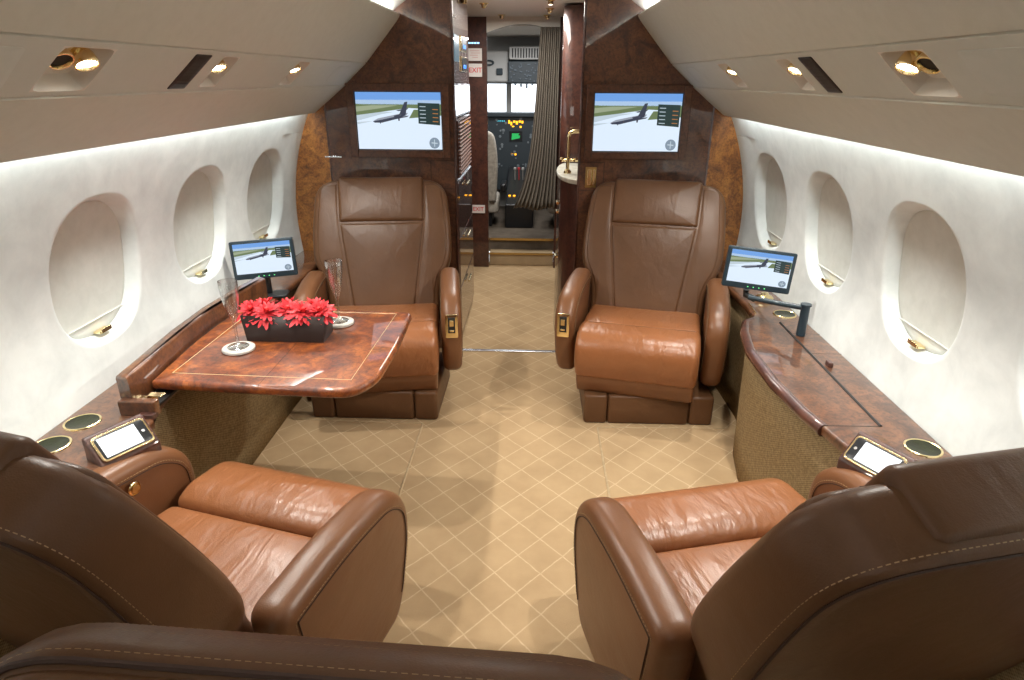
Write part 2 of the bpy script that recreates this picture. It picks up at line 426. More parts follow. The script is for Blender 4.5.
# windows: closed pleated shade, hem rail, gold latch
wn = 0
for s in (-1, 1):
    for k, yc in enumerate(YW):
        wn += 1
        mb = MB(); NT = 64
        def pt(fr, t, d):
            ex, ez = sup(t); y, z = yc+(WA-.022)*ex*fr, ZW+(WB-.022)*ez*fr
            return (s*(xw(z, y)+d), y, z)
        vs = []; fs = []
        for fr, d in ((1.04, .052), (1.0, .040), (.93, .040), (.6, .0405), (.3, .0405)):
            vs += [pt(fr, 2*PI*j/NT, d) for j in range(NT)]
        vs.append(pt(0, 0, .0405))
        for r_ in range(4):
            for j in range(NT): fs.append((r_*NT+j, r_*NT+(j+1) % NT, (r_+1)*NT+(j+1) % NT, (r_+1)*NT+j))
        for j in range(NT): fs.append((4*NT+j, 4*NT+(j+1) % NT, 5*NT))
        mb.add(vs, fs)
        w = tag(mb.build('window_%d' % wn, SHADE, sharp=60), kind='structure')
        zb = ZW-WB*.70; hw = (WA-.022)*.76
        rail = MB(); rail.tube([(s*(xw(zb, y)+.036), y, zb) for y in frange(yc-hw, yc+hw, 8)], .0016, 6)
        rail.build('hem_rail', REVEAL, w)
        zl = ZW-WB*.86
        la = MB(); la.box((s*(xw(zl, yc)+.026), yc, zl), (.022, .052, .007)); la.box((s*(xw(zl, yc)+.014), yc, zl+.003), (.005, .046, .013))
        la.build('latch', GOLD, w, bevel=.0015)
# floor
fl = MB(); fl.grid(lambda x, y: (x, y, 0), frange(-1.12, 1.12, 10), frange(YA, 5.0, 20)); tag(fl.build('floor', CARPET), kind='structure')
for i, s in enumerate((-1, 1)):
    e = MB(); e.tube([(s*.375, 1.0, .001), (s*.375, 1.8, .0015), (s*.375, 2.385, .001)], .0045, 6); e.tube([(s*.375, 2.385, .001), (s*.93, 2.40, .001)], .003, 6)
    tag(e.build('trim_%d' % (i+1), CARPETE), kind='structure')
th = MB(); th.b2(-.30, .30, 3.175, 3.20, 0, .006); tag(th.build('trim_3', CHROME, bevel=.002), kind='structure')
# overhead bins / valance (continuous lining) with holes in the light strip
SEC_LOW = [(1.0, 1.30), (.985, 1.240), (.982, 1.227), (.975, 1.222), (.966, 1.226), (.8155, 1.3435), (.817, 1.350), (.814, 1.348)]
SEC_UP = [(.709, 1.4395), (.711, 1.4445), (.705, 1.4435), (.62, 1.540), (.552, 1.618), (.540, 1.634), (.536, 1.643), (.541, 1.650), (.556, 1.648), (.60, 1.585)]
P0 = Vector((.814, 1.348)); P1 = Vector((.709, 1.4395)); TD = (P1-P0); TL = TD.length; TD.normalize(); TN = Vector((-TD.y, TD.x)) * -1   # TN points up/outboard
if TN.y < 0: TN = -TN
def strip(s, t, y, d=0):
    p = P0+TD*t+TN*d; return Vector((s*p.x, y, p.y))
HOLES = [(1.170, 1.320), (1.775, 1.870), (2.340, 2.460)]
def build_over(s, side):
    lo = MB(); n = len(SEC_LOW); ys = [YA, 0, 1, 2, YB]
    lo.grid(lambda y, i: (s*SEC_LOW[i][0], y, SEC_LOW[i][1]), ys, list(range(n)))
    up = MB(); n = len(SEC_UP); up.grid(lambda y, i: (s*SEC_UP[i][0], y, SEC_UP[i][1]), ys, list(range(n)))
    a = tag(lo.build('wall_%s_valance' % side, HEAD, sharp=50), kind='structure')
    tag(up.build('wall_%s_bin' % side, HEAD, sharp=50), kind='structure')
    m = MB(); t0, t1 = 0.012, TL-.014; yy = YA
    edges = []
    for h0, h1 in HOLES+[(YB, YB)]:
        m.grid(lambda y, t: strip(s, t, y), [yy, h0], [0, t0, t1, TL])
        if h1 < YB:
            # rounded cut-out: rectangle ring to rounded hole, then bowl
            NT = 40; hy, hc = (h1-h0)/2, (h0+h1)/2; ht, tc = (t1-t0)/2, (t0+t1)/2
            m.grid(lambda y, t: strip(s, t, y), [h0, h1], [0, t0]); m.grid(lambda y, t: strip(s, t, y), [h0, h1], [t1, TL])
            vs = []; fs = []
            for fr, d in ((None, 0), (.985, 0), (.975, .004), (.93, .022), (.86, .034), (.5, .036)):
                for k in range(NT):
                    q = 2*PI*k/NT; c, s_ = math.cos(q), math.sin(q)
                    if fr is None:
                        mm = 1/max(abs(c), abs(s_)); a_, b_ = c*mm, s_*mm
                    else:
                        mm = 1/((abs(c)**9+abs(s_)**9)**(1/9)); a_, b_ = c*mm*fr, s_*mm*fr
                    vs.append(strip(s, tc+ht*b_, hc+hy*a_, d))
            vs.append(strip(s, tc, hc, .036)); L = 6
            for r_ in range(L-1):
                for k in range(NT): fs.append((r_*NT+k, r_*NT+(k+1) % NT, (r_+1)*NT+(k+1) % NT, (r_+1)*NT+k))
            for k in range(NT): fs.append(((L-1)*NT+k, (L-1)*NT+(k+1) % NT, L*NT))
            m.mi = 1; m.add(vs, fs); m.mi = 0
        yy = h1
    tag(m.build('wall_%s_service_strip' % side, [PSU, CREAM], sharp=45), kind='structure')
    # closed access covers: shallow raised outline
    for (y0, y1, rr) in ((.70, 1.10, .012), (2.83, 3.02, .04)):
        pts = rp([(y0, .022), (y1, .022), (y1-.012 if rr < .03 else y1, TL-.022), (y0, TL-.022)], rr)
        ac = MB(); ac.puff(pts, -.0010, .004, .0018, lambda a, b, w: strip(s, b, a, .003-w*1.1), rings=2, nr=2)
        tag(ac.build('access_cover', PSU), 'flush beige access cover on the %s overhead strip %s' % (side, 'near the wooden bulkhead' if y0 > 2 else 'aft of the paired reading lamps'), 'access panel')
build_over(-1, 'left'); build_over(1, 'right')
# ceiling dome
DOME = [(.64, 1.575), (.60, 1.630), (.56, 1.665), (.50, 1.706), (.43, 1.748), (.34, 1.785), (.2, 1.815), (0, 1.83)]
dm = MB(); sec = [(-a, b) for a, b in DOME]+[(a, b) for a, b in DOME[::-1][1:]]
dm.grid(lambda y, i: (sec[i][0], y, sec[i][1]), [YA, 0, 1.5, YB], list(range(len(sec)))); tag(dm.build('ceiling', CREAM, sharp=60), kind='structure')
# unseen outer shell, added to block sky light leaking in behind the walls
ok = MB(); NS = 48; ok.grid(lambda y, k: (1.34*math.cos(2*PI*k/NS), y, .78+1.34*math.sin(2*PI*k/NS)), [YA-.04, 0, 2, 4, 5.0], list(range(NS+1)))
tag(ok.build('wall_light_shield', TRIMG), kind='structure')
# aft wall
aw = MB(); aw.b2(-1.2, 1.2, YA-.03, YA, 0, 1.9); tag(aw.build('wall_back', BURLW), kind='structure')

# forward bulkhead
def bulk_outline(s):
    side = [(0, .30)]
    p = [(.30, 0), (.93, 0), (1.03, .25), (1.085, .45), (1.115, .60), (1.125, .72), (1.11, .87), (1.07, 1.02), (1.03, 1.13), (1.0, 1.25), (.98, 1.6), (.7, 1.82), (.30, 1.88)]
    return p
for s, side in ((-1, 'left'), (1, 'right')):
    b = MB(); b.prism([(s*a, z) for a, z in [(.30, 0), (.92, 0), (.92, 1.86), (.30, 1.86)]], YB, YB+.045, lambda a, z, w: (a, w, z))
    tag(b.build('wall_front_%s' % side, BURLW, bevel=.004), kind='structure')
    o = MB(); o.prism([(s*a, z) for a, z in [(.925, 0), (1.10, 0), (1.16, .60), (1.17, .72), (1.16, .87), (1.13, 1.02), (1.08, 1.13), (1.06, 1.35), (.925, 1.6)]], YB-.004, YB+.045, lambda a, z, w: (a, w, z))
    tag(o.build('trim_front_%s' % side, BURLO), kind='structure')
    # seams of veneer panels
    q = MB()
    for (x0, z0, x1, z1) in ((.30, 1.003, .425, 1.003), (.30, .868, .425, .868), (.425, .868, .425, 1.003), (.30, 1.36, .30, 1.8)):
        q.tube([(s*x0, YB-.0003, z0), (s*x1, YB-.0003, z1)], .0011, 4)
    jn = MB(); jn.tube([(s*.302, YB-.002, 0), (s*.302, YB-.002, 1.82)], .006, 10)
    tag(jn.build('trim_jamb_%s' % side, MAHO), kind='structure')
    tag(q.build('trim_seam_%s' % side, DARK), kind='structure')

# ------------------------------------------------------------------ screens with the moving picture of a jet on a taxiway
SKY = emis('screen_sky', (.16, .36, .78), 1.0); SKY2 = emis('screen_haze', (.42, .58, .80), 1.0)
GRASS = emis('screen_grass', (.16, .22, .10), .9); GRASS2 = emis('screen_field', (.36, .42, .28), .9); TARM = emis('screen_tarmac', (.74, .86, 1.0), 1.0)
TARM2 = emis('screen_tarmac_grey', (.52, .62, .70), 1.0); JETM = emis('screen_jet', (.05, .06, .10), .8); JETW = emis('screen_jet_light', (.34, .38, .46), .9); OVER = emis('screen_overlay', (.02, .05, .05), .8); OVT = emis('screen_overlay_orange', (.5, .2, .06), .9)
ICON = emis('screen_icon', (.25, .33, .42), .9)
def screen_picture(w, h, mp, parent):
    """flat picture shown on a lit display; mp(u,v,layer) with u,v in 0..1 from the lower left"""
    def poly(name, pts, m, layer):
        b = MB(); b.prism(pts, layer*.0003, layer*.0003+.0002, mp); return b.build(name, m, parent)
    poly('screen', [(0, 0), (1, 0), (1, 1), (0, 1)], TARM, 0)
    b = MB()
    def P(pts, layer, mi): b.mi = mi; b.prism(pts, layer*.0003, layer*.0003+.0002, mp)
    P([(0, .86), (1, .86), (1, 1), (0, 1)], 1, 0); P([(0, .79), (1, .79), (1, .87), (0, .87)], 1, 1)
    P([(0, .55), (.30, .66), (.62, .73), (1, .70), (1, .80), (0, .80)], 1, 2)
    P([(0, .66), (.28, .72), (.5, .775), (.2, .775), (0, .75)], 2, 3)
    P([(0, .50), (.3, .62), (.45, .66), (.3, .66), (0, .60)], 2, 5)
    P([(.62, .55), (1, .60), (1, .71), (.68, .70)], 2, 2)
    P([(.0, .44), (.2, .50), (.0, .48)], 2, 5)
    # jet: fuselage, wing, tail fin, tailplane, engine, gear
    P([(.19, .495), (.25, .545), (.42, .60), (.56, .645), (.61, .645), (.59, .60), (.45, .535), (.30, .485), (.21, .475)], 3, 7)
    P([(.19, .495), (.30, .525), (.45, .575), (.58, .625), (.58, .60), (.44, .525), (.30, .472), (.21, .470)], 4, 6)
    P([(.34, .53), (.47, .56), (.62, .60), (.60, .575), (.42, .52)], 5, 6)
    P([(.50, .60), (.575, .83), (.61, .84), (.585, .62)], 4, 6); P([(.47, .69), (.62, .73), (.60, .70), (.50, .675)], 5, 6)
    P([(.44, .595), (.51, .62), (.51, .595), (.45, .57)], 5, 6)
    P([(.27, .49), (.285, .49), (.283, .455), (.272, .455)], 4, 6); P([(.49, .55), (.51, .55), (.508, .505), (.492, .505)], 4, 6)
    P([(.73, .46), (.985, .43), (.985, .81), (.73, .82)], 4, 8)
    for i in range(4): P([(.90, .49+i*.07), (.965, .485+i*.07), (.965, .50+i*.07), (.90, .505+i*.07)], 5, 9)
    for i in range(5): P([(.75, .49+i*.065), (.82, .487+i*.065), (.82, .50+i*.065), (.75, .503+i*.065)], 5, 5)
    P([(.91+.062*math.cos(q), .115+.10*math.sin(q)) for q in [2*PI*k/18 for k in range(18)]], 4, 10)
    P([(.905, .05), (.915, .05), (.915, .18), (.905, .18)], 5, 5); P([(.875, .11), (.945, .10), (.945, .12), (.875, .13)], 5, 5)
    b.build('picture', [SKY, SKY2, GRASS, GRASS2, TARM, TARM2, JETM, JETW, OVER, OVT, ICON], parent)
for s, lab in ((-1, 'framed television on the left bulkhead above the seat that faces the folding table'), (1, 'framed television on the right bulkhead above the gold switch plate')):
    t = thing('television', lab, 'television', (s*.5664, YB, 1.187))
    fr = MB(); W, H, w, h = .486/2, .336/2, .4146/2, .2669/2
    for (x0, x1, z0, z1) in ((-W, -w, -H, H), (w, W, -H, H), (-w, w, h, H), (-w, w, -H, -h)): fr.b2(x0, x1, -.022, -.001, z0, z1)
    fr.build('frame', FRAMEW, t, bevel=.003)
    bz = MB(); bz.b2(-w-.002, w+.002, -.010, -.001, -h-.002, h+.002); bz.build('display_housing', BLACK, t)
    screen_picture(1, 1, lambda u, v, l: (-w+.004+u*(2*w-.008), -.0105-l, -h+.004+v*(2*h-.008)), t)
# gold switch plate
t = thing('switch_plate', 'small gold rocker switch plate on the right bulkhead beside the seat top', 'switch', (.362, YB, .931))
b = MB(); b.b2(-.027, .027, -.006, -.001, -.05, .05); b.build('plate', GOLDD, t, bevel=.004)
b = MB(); b.b2(-.018, .004, -.014, -.006, -.038, .040); b.b2(.009, .021, -.012, -.006, -.038, .040); b.build('rocker', GOLD, t, bevel=.004)
t = MB(); t.b2(-.945, -.862, YB-.006, YB-.0005, 1.014, 1.021); tag(t.build('panel_latch', CHROME, bevel=.001), 'thin bright metal slot latch on the left bulkhead beside the television', 'latch')

# ------------------------------------------------------------------ reading lamps, grilles
def reading_lamp(s, y, t, label, lit=True, tilt=0, power=6, target=None, size=58):
    base = strip(s, t, y, .030); e = thing('reading_lamp', label, 'reading lamp', base)
    nrm = -(strip(s, t, y, 1)-strip(s, t, y, 0)); nrm.normalize()     # pointing into the cabin
    aim = (Vector(target)-Vector(base)).normalized() if target else nrm
    aim = (aim*.6+nrm*.6+Vector((0, -.35, -.25))).normalized()
    q = Vector((0, 0, 1)).rotation_difference(aim).to_matrix()
    qn = Vector((0, 0, 1)).rotation_difference(nrm).to_matrix()
    b = MB(); b.lathe([(.026, -.002), (.026, .003), (.021, .005)], 28, rot=qn); b.tube([Vector((0, 0, 0)), nrm*.02+Vector((0, 0, .003))], .008, 10); b.build('mount', GOLD, e)
    c = nrm*.012
    b = MB(); b.lathe([(.004, -.014), (.014, -.012), (.019, -.004), (.0215, .006), (.0225, .016), (.0215, .019), (.019, .019), (.0175, .014)], 28, origin=c, rot=q, cap=False); b.build('lamp_shade', GOLD, e)
    b = MB(); b.lathe([(.0005, .0135), (.0178, .013), (.0178, .010), (.0005, .010)], 24, origin=c, rot=q, cap=False); b.build('lens', LAMP if lit else DARK, e)
    if lit:
        sp = spot('reading_spot', Vector(base)+c+aim*.028, target, power, size, .45, (1, .95, .87), .014)
    return e
for s, sd in ((-1, 'left'), (1, 'right')):
    inb = 'above the table' if s < 0 else 'above the side console'
    reading_lamp(s, 1.198, .090, 'unlit black-mouthed gold reading lamp in the double recess on the %s overhead strip' % sd, lit=False)
    reading_lamp(s, 1.275, .085, 'lit gold reading lamp in the double recess nearest the camera on the %s overhead strip' % sd, power=23, target=(s*.45, 1.25, .4), size=120)
    reading_lamp(s, 1.810, .085, 'lit gold reading lamp beside the black grille on the %s overhead strip' % sd, power=23, target=(s*.45, 1.75, .3), size=120)
    reading_lamp(s, 2.388, .085, 'lit gold reading lamp in the small recess nearest the bulkhead on the %s overhead strip' % sd, power=21, target=(s*.50, 2.45, .4), size=120)
    g = MB(); g.puff(rp([(1.625, .010), (1.705, .010), (1.705, TL-.012), (1.625, TL-.012)], .004, 2), 0, .003, .001, lambda a, b_, w: strip(s, b_, a, .001-w), rings=2, nr=2)
    for k in range(10): g.tube([strip(s, .018+k*.012, 1.632, -.003), strip(s, .018+k*.012, 1.698, -.003)], .0005, 4)
    tag(g.build('speaker_grille', BLACK), 'black rectangular speaker grille in the %s overhead strip' % sd, 'grille')

# ------------------------------------------------------------------ seats
BK = 24.0; BC, BS = math.cos(R(90-BK)), math.sin(R(90-BK))
THIN = False; QS = 1.0; BW = 1.0
def backmap(x, q, w):
    q *= QS; x *= BW
    bow = -.018*((q-.30)/.30)**2 + .012
    k = max(0, min(1, (q-.30)/.38)); k = k*k*(3-2*k)
    if w < -.03: w = -.03+(w+.03)*(.30 if THIN else 1-.30*k)
    d = w+bow*.6 - .25*x*x*0
    return (x, -.20-BC*q+BS*d, .335+BS*q+BC*d)
OUT_BACK = densify(rp([(-.258, -.04), (.258, -.04), (.262, .16), (.322, .27), (.326, .42), (.306, .684), (-.306, .684), (-.326, .42), (-.322, .27), (-.262, .16)], [.03, .03, .08, .08, .1, .11, .11, .1, .08, .08], 7), .03)
def arm_prof():
    return densify(rp([(-.27, .22), (-.315, .545), (-.10, .556), (.085, .535), (.165, .470), (.172, .37), (.125, .225), (.080, .165), (-.10, .165)], [.03, .05, .2, .11, .08, .10, .08, .05, .05], 6), .03)
def seat(name, label, loc, rz, base_rot=0, base_dx=0, near=False, gold='none', inset_panel=False, bw=1.0):
    global THIN, QS, BW
    BW = bw
    THIN = inset_panel; QS = 1.02 if near else 1.0 if inset_panel else .965
    e = thing(name, label, 'seat', loc, rz)
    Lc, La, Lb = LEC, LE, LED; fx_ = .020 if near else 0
    # base on the floor (does not swivel)
    rb = Matrix.Rotation(base_rot, 4, 'Z') @ Matrix.Translation((-base_dx, 0, 0))
    b = MB(); b.T = rb
    for x0, x1 in ((-.275, -.175), (-.173, .173), (.175, .275)):
        b.puff(rp([(x0, -.26), (x1, -.26), (x1, .185), (x0, .185)], .018, 4), 0.0, .135, .012, XYZ, .002, 0, rings=2, nr=3)
    b.build('base', LED, e)
    b = MB(); b.T = rb
    b.lathe([(.15, .12), (.15, .20)], 24); b.build('swivel', DARK, e)
    # seat pan skirt and cushions (profiles in y,z extruded across)
    yz = lambda a, c, w: (w, a, c)
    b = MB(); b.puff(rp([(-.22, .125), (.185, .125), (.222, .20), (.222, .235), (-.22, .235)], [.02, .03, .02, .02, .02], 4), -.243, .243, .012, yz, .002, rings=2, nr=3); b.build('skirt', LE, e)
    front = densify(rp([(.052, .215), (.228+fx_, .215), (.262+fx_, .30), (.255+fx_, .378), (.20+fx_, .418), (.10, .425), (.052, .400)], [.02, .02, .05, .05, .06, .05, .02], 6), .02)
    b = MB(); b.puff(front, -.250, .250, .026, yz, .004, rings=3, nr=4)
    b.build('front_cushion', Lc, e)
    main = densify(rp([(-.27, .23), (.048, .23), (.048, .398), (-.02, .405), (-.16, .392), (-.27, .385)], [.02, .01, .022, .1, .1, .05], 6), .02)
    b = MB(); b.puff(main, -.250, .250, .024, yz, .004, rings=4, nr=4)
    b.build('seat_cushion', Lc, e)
    # back: shell, wings, centre pad, headrest
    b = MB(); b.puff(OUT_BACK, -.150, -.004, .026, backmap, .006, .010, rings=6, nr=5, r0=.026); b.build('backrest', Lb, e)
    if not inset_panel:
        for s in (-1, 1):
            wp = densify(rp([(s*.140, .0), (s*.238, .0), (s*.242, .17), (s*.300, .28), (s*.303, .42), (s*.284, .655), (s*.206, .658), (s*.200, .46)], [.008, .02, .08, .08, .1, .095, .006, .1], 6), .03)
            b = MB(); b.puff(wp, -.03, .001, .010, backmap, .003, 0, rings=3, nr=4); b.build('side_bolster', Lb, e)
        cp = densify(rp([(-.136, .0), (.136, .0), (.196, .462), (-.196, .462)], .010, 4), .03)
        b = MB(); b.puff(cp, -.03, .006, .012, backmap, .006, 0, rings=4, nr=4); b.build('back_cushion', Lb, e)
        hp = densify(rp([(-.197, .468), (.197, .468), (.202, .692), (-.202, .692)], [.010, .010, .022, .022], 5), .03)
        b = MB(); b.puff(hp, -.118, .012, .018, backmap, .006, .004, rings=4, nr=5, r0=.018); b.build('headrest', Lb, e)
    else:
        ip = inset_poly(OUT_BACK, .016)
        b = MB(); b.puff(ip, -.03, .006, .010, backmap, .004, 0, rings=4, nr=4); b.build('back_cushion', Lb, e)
        op = inset_poly(OUT_BACK, .040)
    st = MB(); sm = MB()
    # stitched edge around the back: rear piping and front edge
    ro = inset_poly(OUT_BACK, .010); path = [backmap(a, c, -.1435) for a, c in ro if c > .05]
    k0 = min(range(len(ro)), key=lambda i: (ro[i][1] > 0, ro[i][0]))
    def ordered(poly, w, zmin=.04):
        # start at lower right, counter-clockwise over the top to lower left
        n = len(poly); st_ = max(range(n), key=lambda i: (poly[i][0]-abs(poly[i][1]-zmin)*3)); out = []
        for k in range(n):
            a, c = poly[(st_+k) % n]
            if c < zmin-.02: break
            out.append(backmap(a, c, w))
        return out
    p = ordered(ro, -.1445); sm.tube(p, .0022, 5)
    dashes(st, ordered(inset_poly(OUT_BACK, .0008), -.1265), r=.0009)
    if inset_panel:
        for d, w in ((.0008, -.085), (.0045, -.0175)):
            dashes(st, ordered(inset_poly(OUT_BACK, d), w+.0005), r=.0010)
        sm.tube(ordered(inset_poly(OUT_BACK, .0095), -.0085), .0032, 6)
    else:
        dashes(st, ordered(inset_poly(OUT_BACK, .006), -.022), r=.0008)
    # armrests
    ap = arm_prof(); inn = inset_poly(ap, .036); edge = inset_poly(ap, .006)
    for s in (-1, 1):
        b = MB(); b.puff(ap, .268, .353, .032, lambda a, c, w: (s*w, a, c), .003, rings=3, nr=5); arm = b.build('armrest', La, e)
        a1 = MB(); a2 = MB()
        for w in (.2665, .3545):
            pth = [(s*w, a, c) for a, c in inn if c > .24]
            pth.sort(key=lambda p_: -math.atan2(p_[2]-.20, p_[1]+.06)); pth = [p_ for p_ in pth]
            a1.tube(pth, .0012, 5)
            q2 = [(s*w, a, c) for a, c in inset_poly(ap, .029) if c > .24]; q2.sort(key=lambda p_: -math.atan2(p_[2]-.20, p_[1]+.06))
            dashes(a2, q2, r=.0008)
        a1.build('seam', SEAM, arm); a2.build('stitching', THREAD, arm)['kind'] = 'stuff'
        aisle = gold[0] if isinstance(gold, tuple) else None
        if aisle == s:
            g = MB(); g.puff(rp([(-.026, -.052), (.026, -.052), (.026, .052), (-.026, .052)], .006, 3), -.002, .005, .002, lambda a, c, w: (s*.310+a, .185+w-.30*(.01+c)*0, .425+c), rings=2, nr=2)
            g.T = Matrix.Translation((0, 0, 0)); h = g.build('recline_control', GOLD, arm)
            g = MB(); g.b2(s*.310-.015, s*.310+.015, .188, .1925, .395, .465); g.build('control_well', DARK, h, bevel=.003)
            g = MB(); g.box((s*.310, .197, .442), (.018, .012, .026)); g.tube([(s*.310-.010, .196, .408), (s*.310+.010, .196, .408)], .005, 8); g.build('lever', GOLD, h, bevel=.003)
        if gold == 'button' and s == -1:
            rot = Matrix.Rotation(PI/2, 3, 'Y')
            g = MB(); g.lathe([(.017, 0), (.017, .003), (.014, .005), (.0125, .002)], 24, origin=(s*.260, -.03, .49), rot=rot); 
            h = g.build('recline_button', GOLD, arm); g = MB(); g.lathe([(.0105, 0), (.0105, .006), (.008, .007)], 20, origin=(s*.259, -.03, .49), rot=rot); g.build('button', GOLDD, h)
    sm.build('piping', SEAM, e); st.build('stitching', THREAD, e)['kind'] = 'stuff'
    return e
seat('swivel_seat', 'brown leather armchair facing the camera behind the folding table, left of the aisle', (-.580, 2.60, 0), R(180+8), R(-8), -.01, gold=(-1,))
seat('swivel_seat', 'brown leather armchair facing the camera beside the side console, right of the aisle', (.562, 2.605, 0), R(180-13), R(13), .030, gold=(1,))
seat('swivel_seat', 'brown leather armchair seen from behind at lower left, gold button on its armrest', (-.578, 1.174, 0), R(-15), R(15), near=True, bw=.93, gold='button')
seat('swivel_seat', 'brown leather armchair seen from behind at lower right, headrest pad wrapping over its top', (.573, 1.160, 0), R(14), R(-14), near=True)
seat('swivel_seat', 'stitched top of a brown leather seat back along the bottom edge, closest to the camera', (-.110, -.133, 0), R(177.3), 0, inset_panel=True)

# ------------------------------------------------------------------ side consoles
def mirror(s, a): return s*a
def console(s, zt):
    side = 'left' if s < 0 else 'right'
    lab = {'left': 'burl wood side ledge with fabric front running under the left windows', 'right': 'burl wood side console with fabric front running under the right windows'}[side]
    e = thing('side_console', lab, 'console', (s*1.0, 1.9, 0))
    e_off = Vector((s*1.0, 1.9, 0))
    def pz(z): return lambda a, b, w: (a-e_off.x, b-e_off.y, w)
    inner = [(.905, .30), (.905, 1.0), (.90, 1.30), (.888, 1.40), (.874, 1.465), (.852, 1.60), (.834, 1.79), (.837, 2.03), (.868, 2.20), (.905, 2.31), (.952, 2.37), (.962, 2.50), (.948, 3.0), (.94, 3.19)]
    if s < 0: inner = [(.90, .30), (.90, 1.0), (.90, 1.30), (.90, 1.43), (.925, 1.46), (.95, 1.6), (.955, 2.0), (.955, 2.5), (.948, 3.0), (.94, 3.19)]
    outer = [(xw(zt-.02, y)-.002, y) for y in (3.19, 2.6, 2.0, 1.4, .9, .30)]
    T = [(s*a, b) for a, b in inner]+[(s*a, b) for a, b in outer]
    b = MB(); b.puff(densify(T, .06), zt-.030, zt, .008, pz(0), 0, rings=2, nr=3); top = b.build('ledge_top', BURL, e, sharp=60)
    # fabric front leaning slightly outboard towards the floor
    f = MB(); ins = .016
    def fp(i, k):
        a, y = inner[i]; lean = (.04 if s < 0 else .045)*(1-k)
        return (s*(a+ins+lean-.03*(1-k))-e_off.x, y-e_off.y, (zt-.034)*k+.001)
    f.grid(fp, list(range(len(inner))), [0, .25, .5, .75, 1]); f.build('fabric_panel', FAB, e, solid=.006)
    return e, top
cl, topl = console(-1, .550); cr, topr = console(1, .528)
def local(e, p): return (p[0]-e.location.x, p[1]-e.location.y, p[2]-e.location.z)
def cupholder(x, y, z, e, side):
    b = MB(); b.T = Matrix.Translation(local(e, (x, y, z))); b.lathe([(.0385, -.002), (.0385, .0025), (.041, .0038), (.0435, .0025), (.0445, -.001)], 40, cap=False); o = b.build('cup_holder', GOLD, e)
    b = MB(); b.T = Matrix.Translation(local(e, (x, y, z))); b.lathe([(.0385, .0022), (.030, .0008), (.0005, .0004)], 40, cap=False); b.build('cup_well', CUPW, o)
CUPW = mottled('dark_green_well', (.020, .024, .005), (.006, .008, .003), .12, 30, .3)
for (x, y) in ((-1.074, 1.405), (-1.076, 1.292)): cupholder(x, y, .5505, cl, -1)
for (x, y) in ((1.074, 1.408), (1.078, 2.385)): cupholder(x, y, .5285, cr, 1)
# long dark slot and cross joint of the right console lid, latch, bull-nosed lid rim
b = MB(); b.tube([local(cr, (1.028, 2.29, .5275)), local(cr, (1.022, 1.515, .5275))], .0048, 6); b.tube([local(cr, (1.022, 1.515, .5275)), local(cr, (.868, 1.512, .5275))], .0016, 6)
b.tube([local(cr, (1.028, 2.0, .5275)), local(cr, (1.13, 2.0, .5275))], .0010, 6); b.tube([local(cr, (1.028, 2.18, .5275)), local(cr, (1.13, 2.18, .5275))], .0010, 6)
b.build('lid_gap', DARK, cr)
rim = [(.880, 1.512), (.862, 1.60), (.844, 1.79), (.847, 2.03), (.878, 2.20), (.914, 2.31), (.945, 2.335)]
b = MB(); b.tube([local(cr, (a-.006, y, .513)) for a, y in rim], .0185, 12); b.build('lid_rim', MAHO, cr)
b = MB(); b.T = Matrix.Translation(local(cr, (1.047, 1.90, .536))); b.box((0, 0, 0), (.016, .03, .018)); b.build('lid_latch', MAHO, cr, bevel=.004)
b = MB(); b.b2(-.024, .012, .478, .484, -.02, .006); b.T = Matrix.Identity(4)
g = MB(); g.tube([local(cr, (.965, 2.385, .531)), local(cr, (.975, 2.50, .531))], .0035, 6); g.build('ledge_trim', GOLD, cr)
g = MB(); g.T = Matrix.Translation(local(cr, (1.055, 2.56, .529))); g.lathe([(.035, 0), (.037, .010), (.030, .018), (.016, .022), (.014, .03), (.003, .032)], 28); g.build('gold_fitting', GOLD, cr)

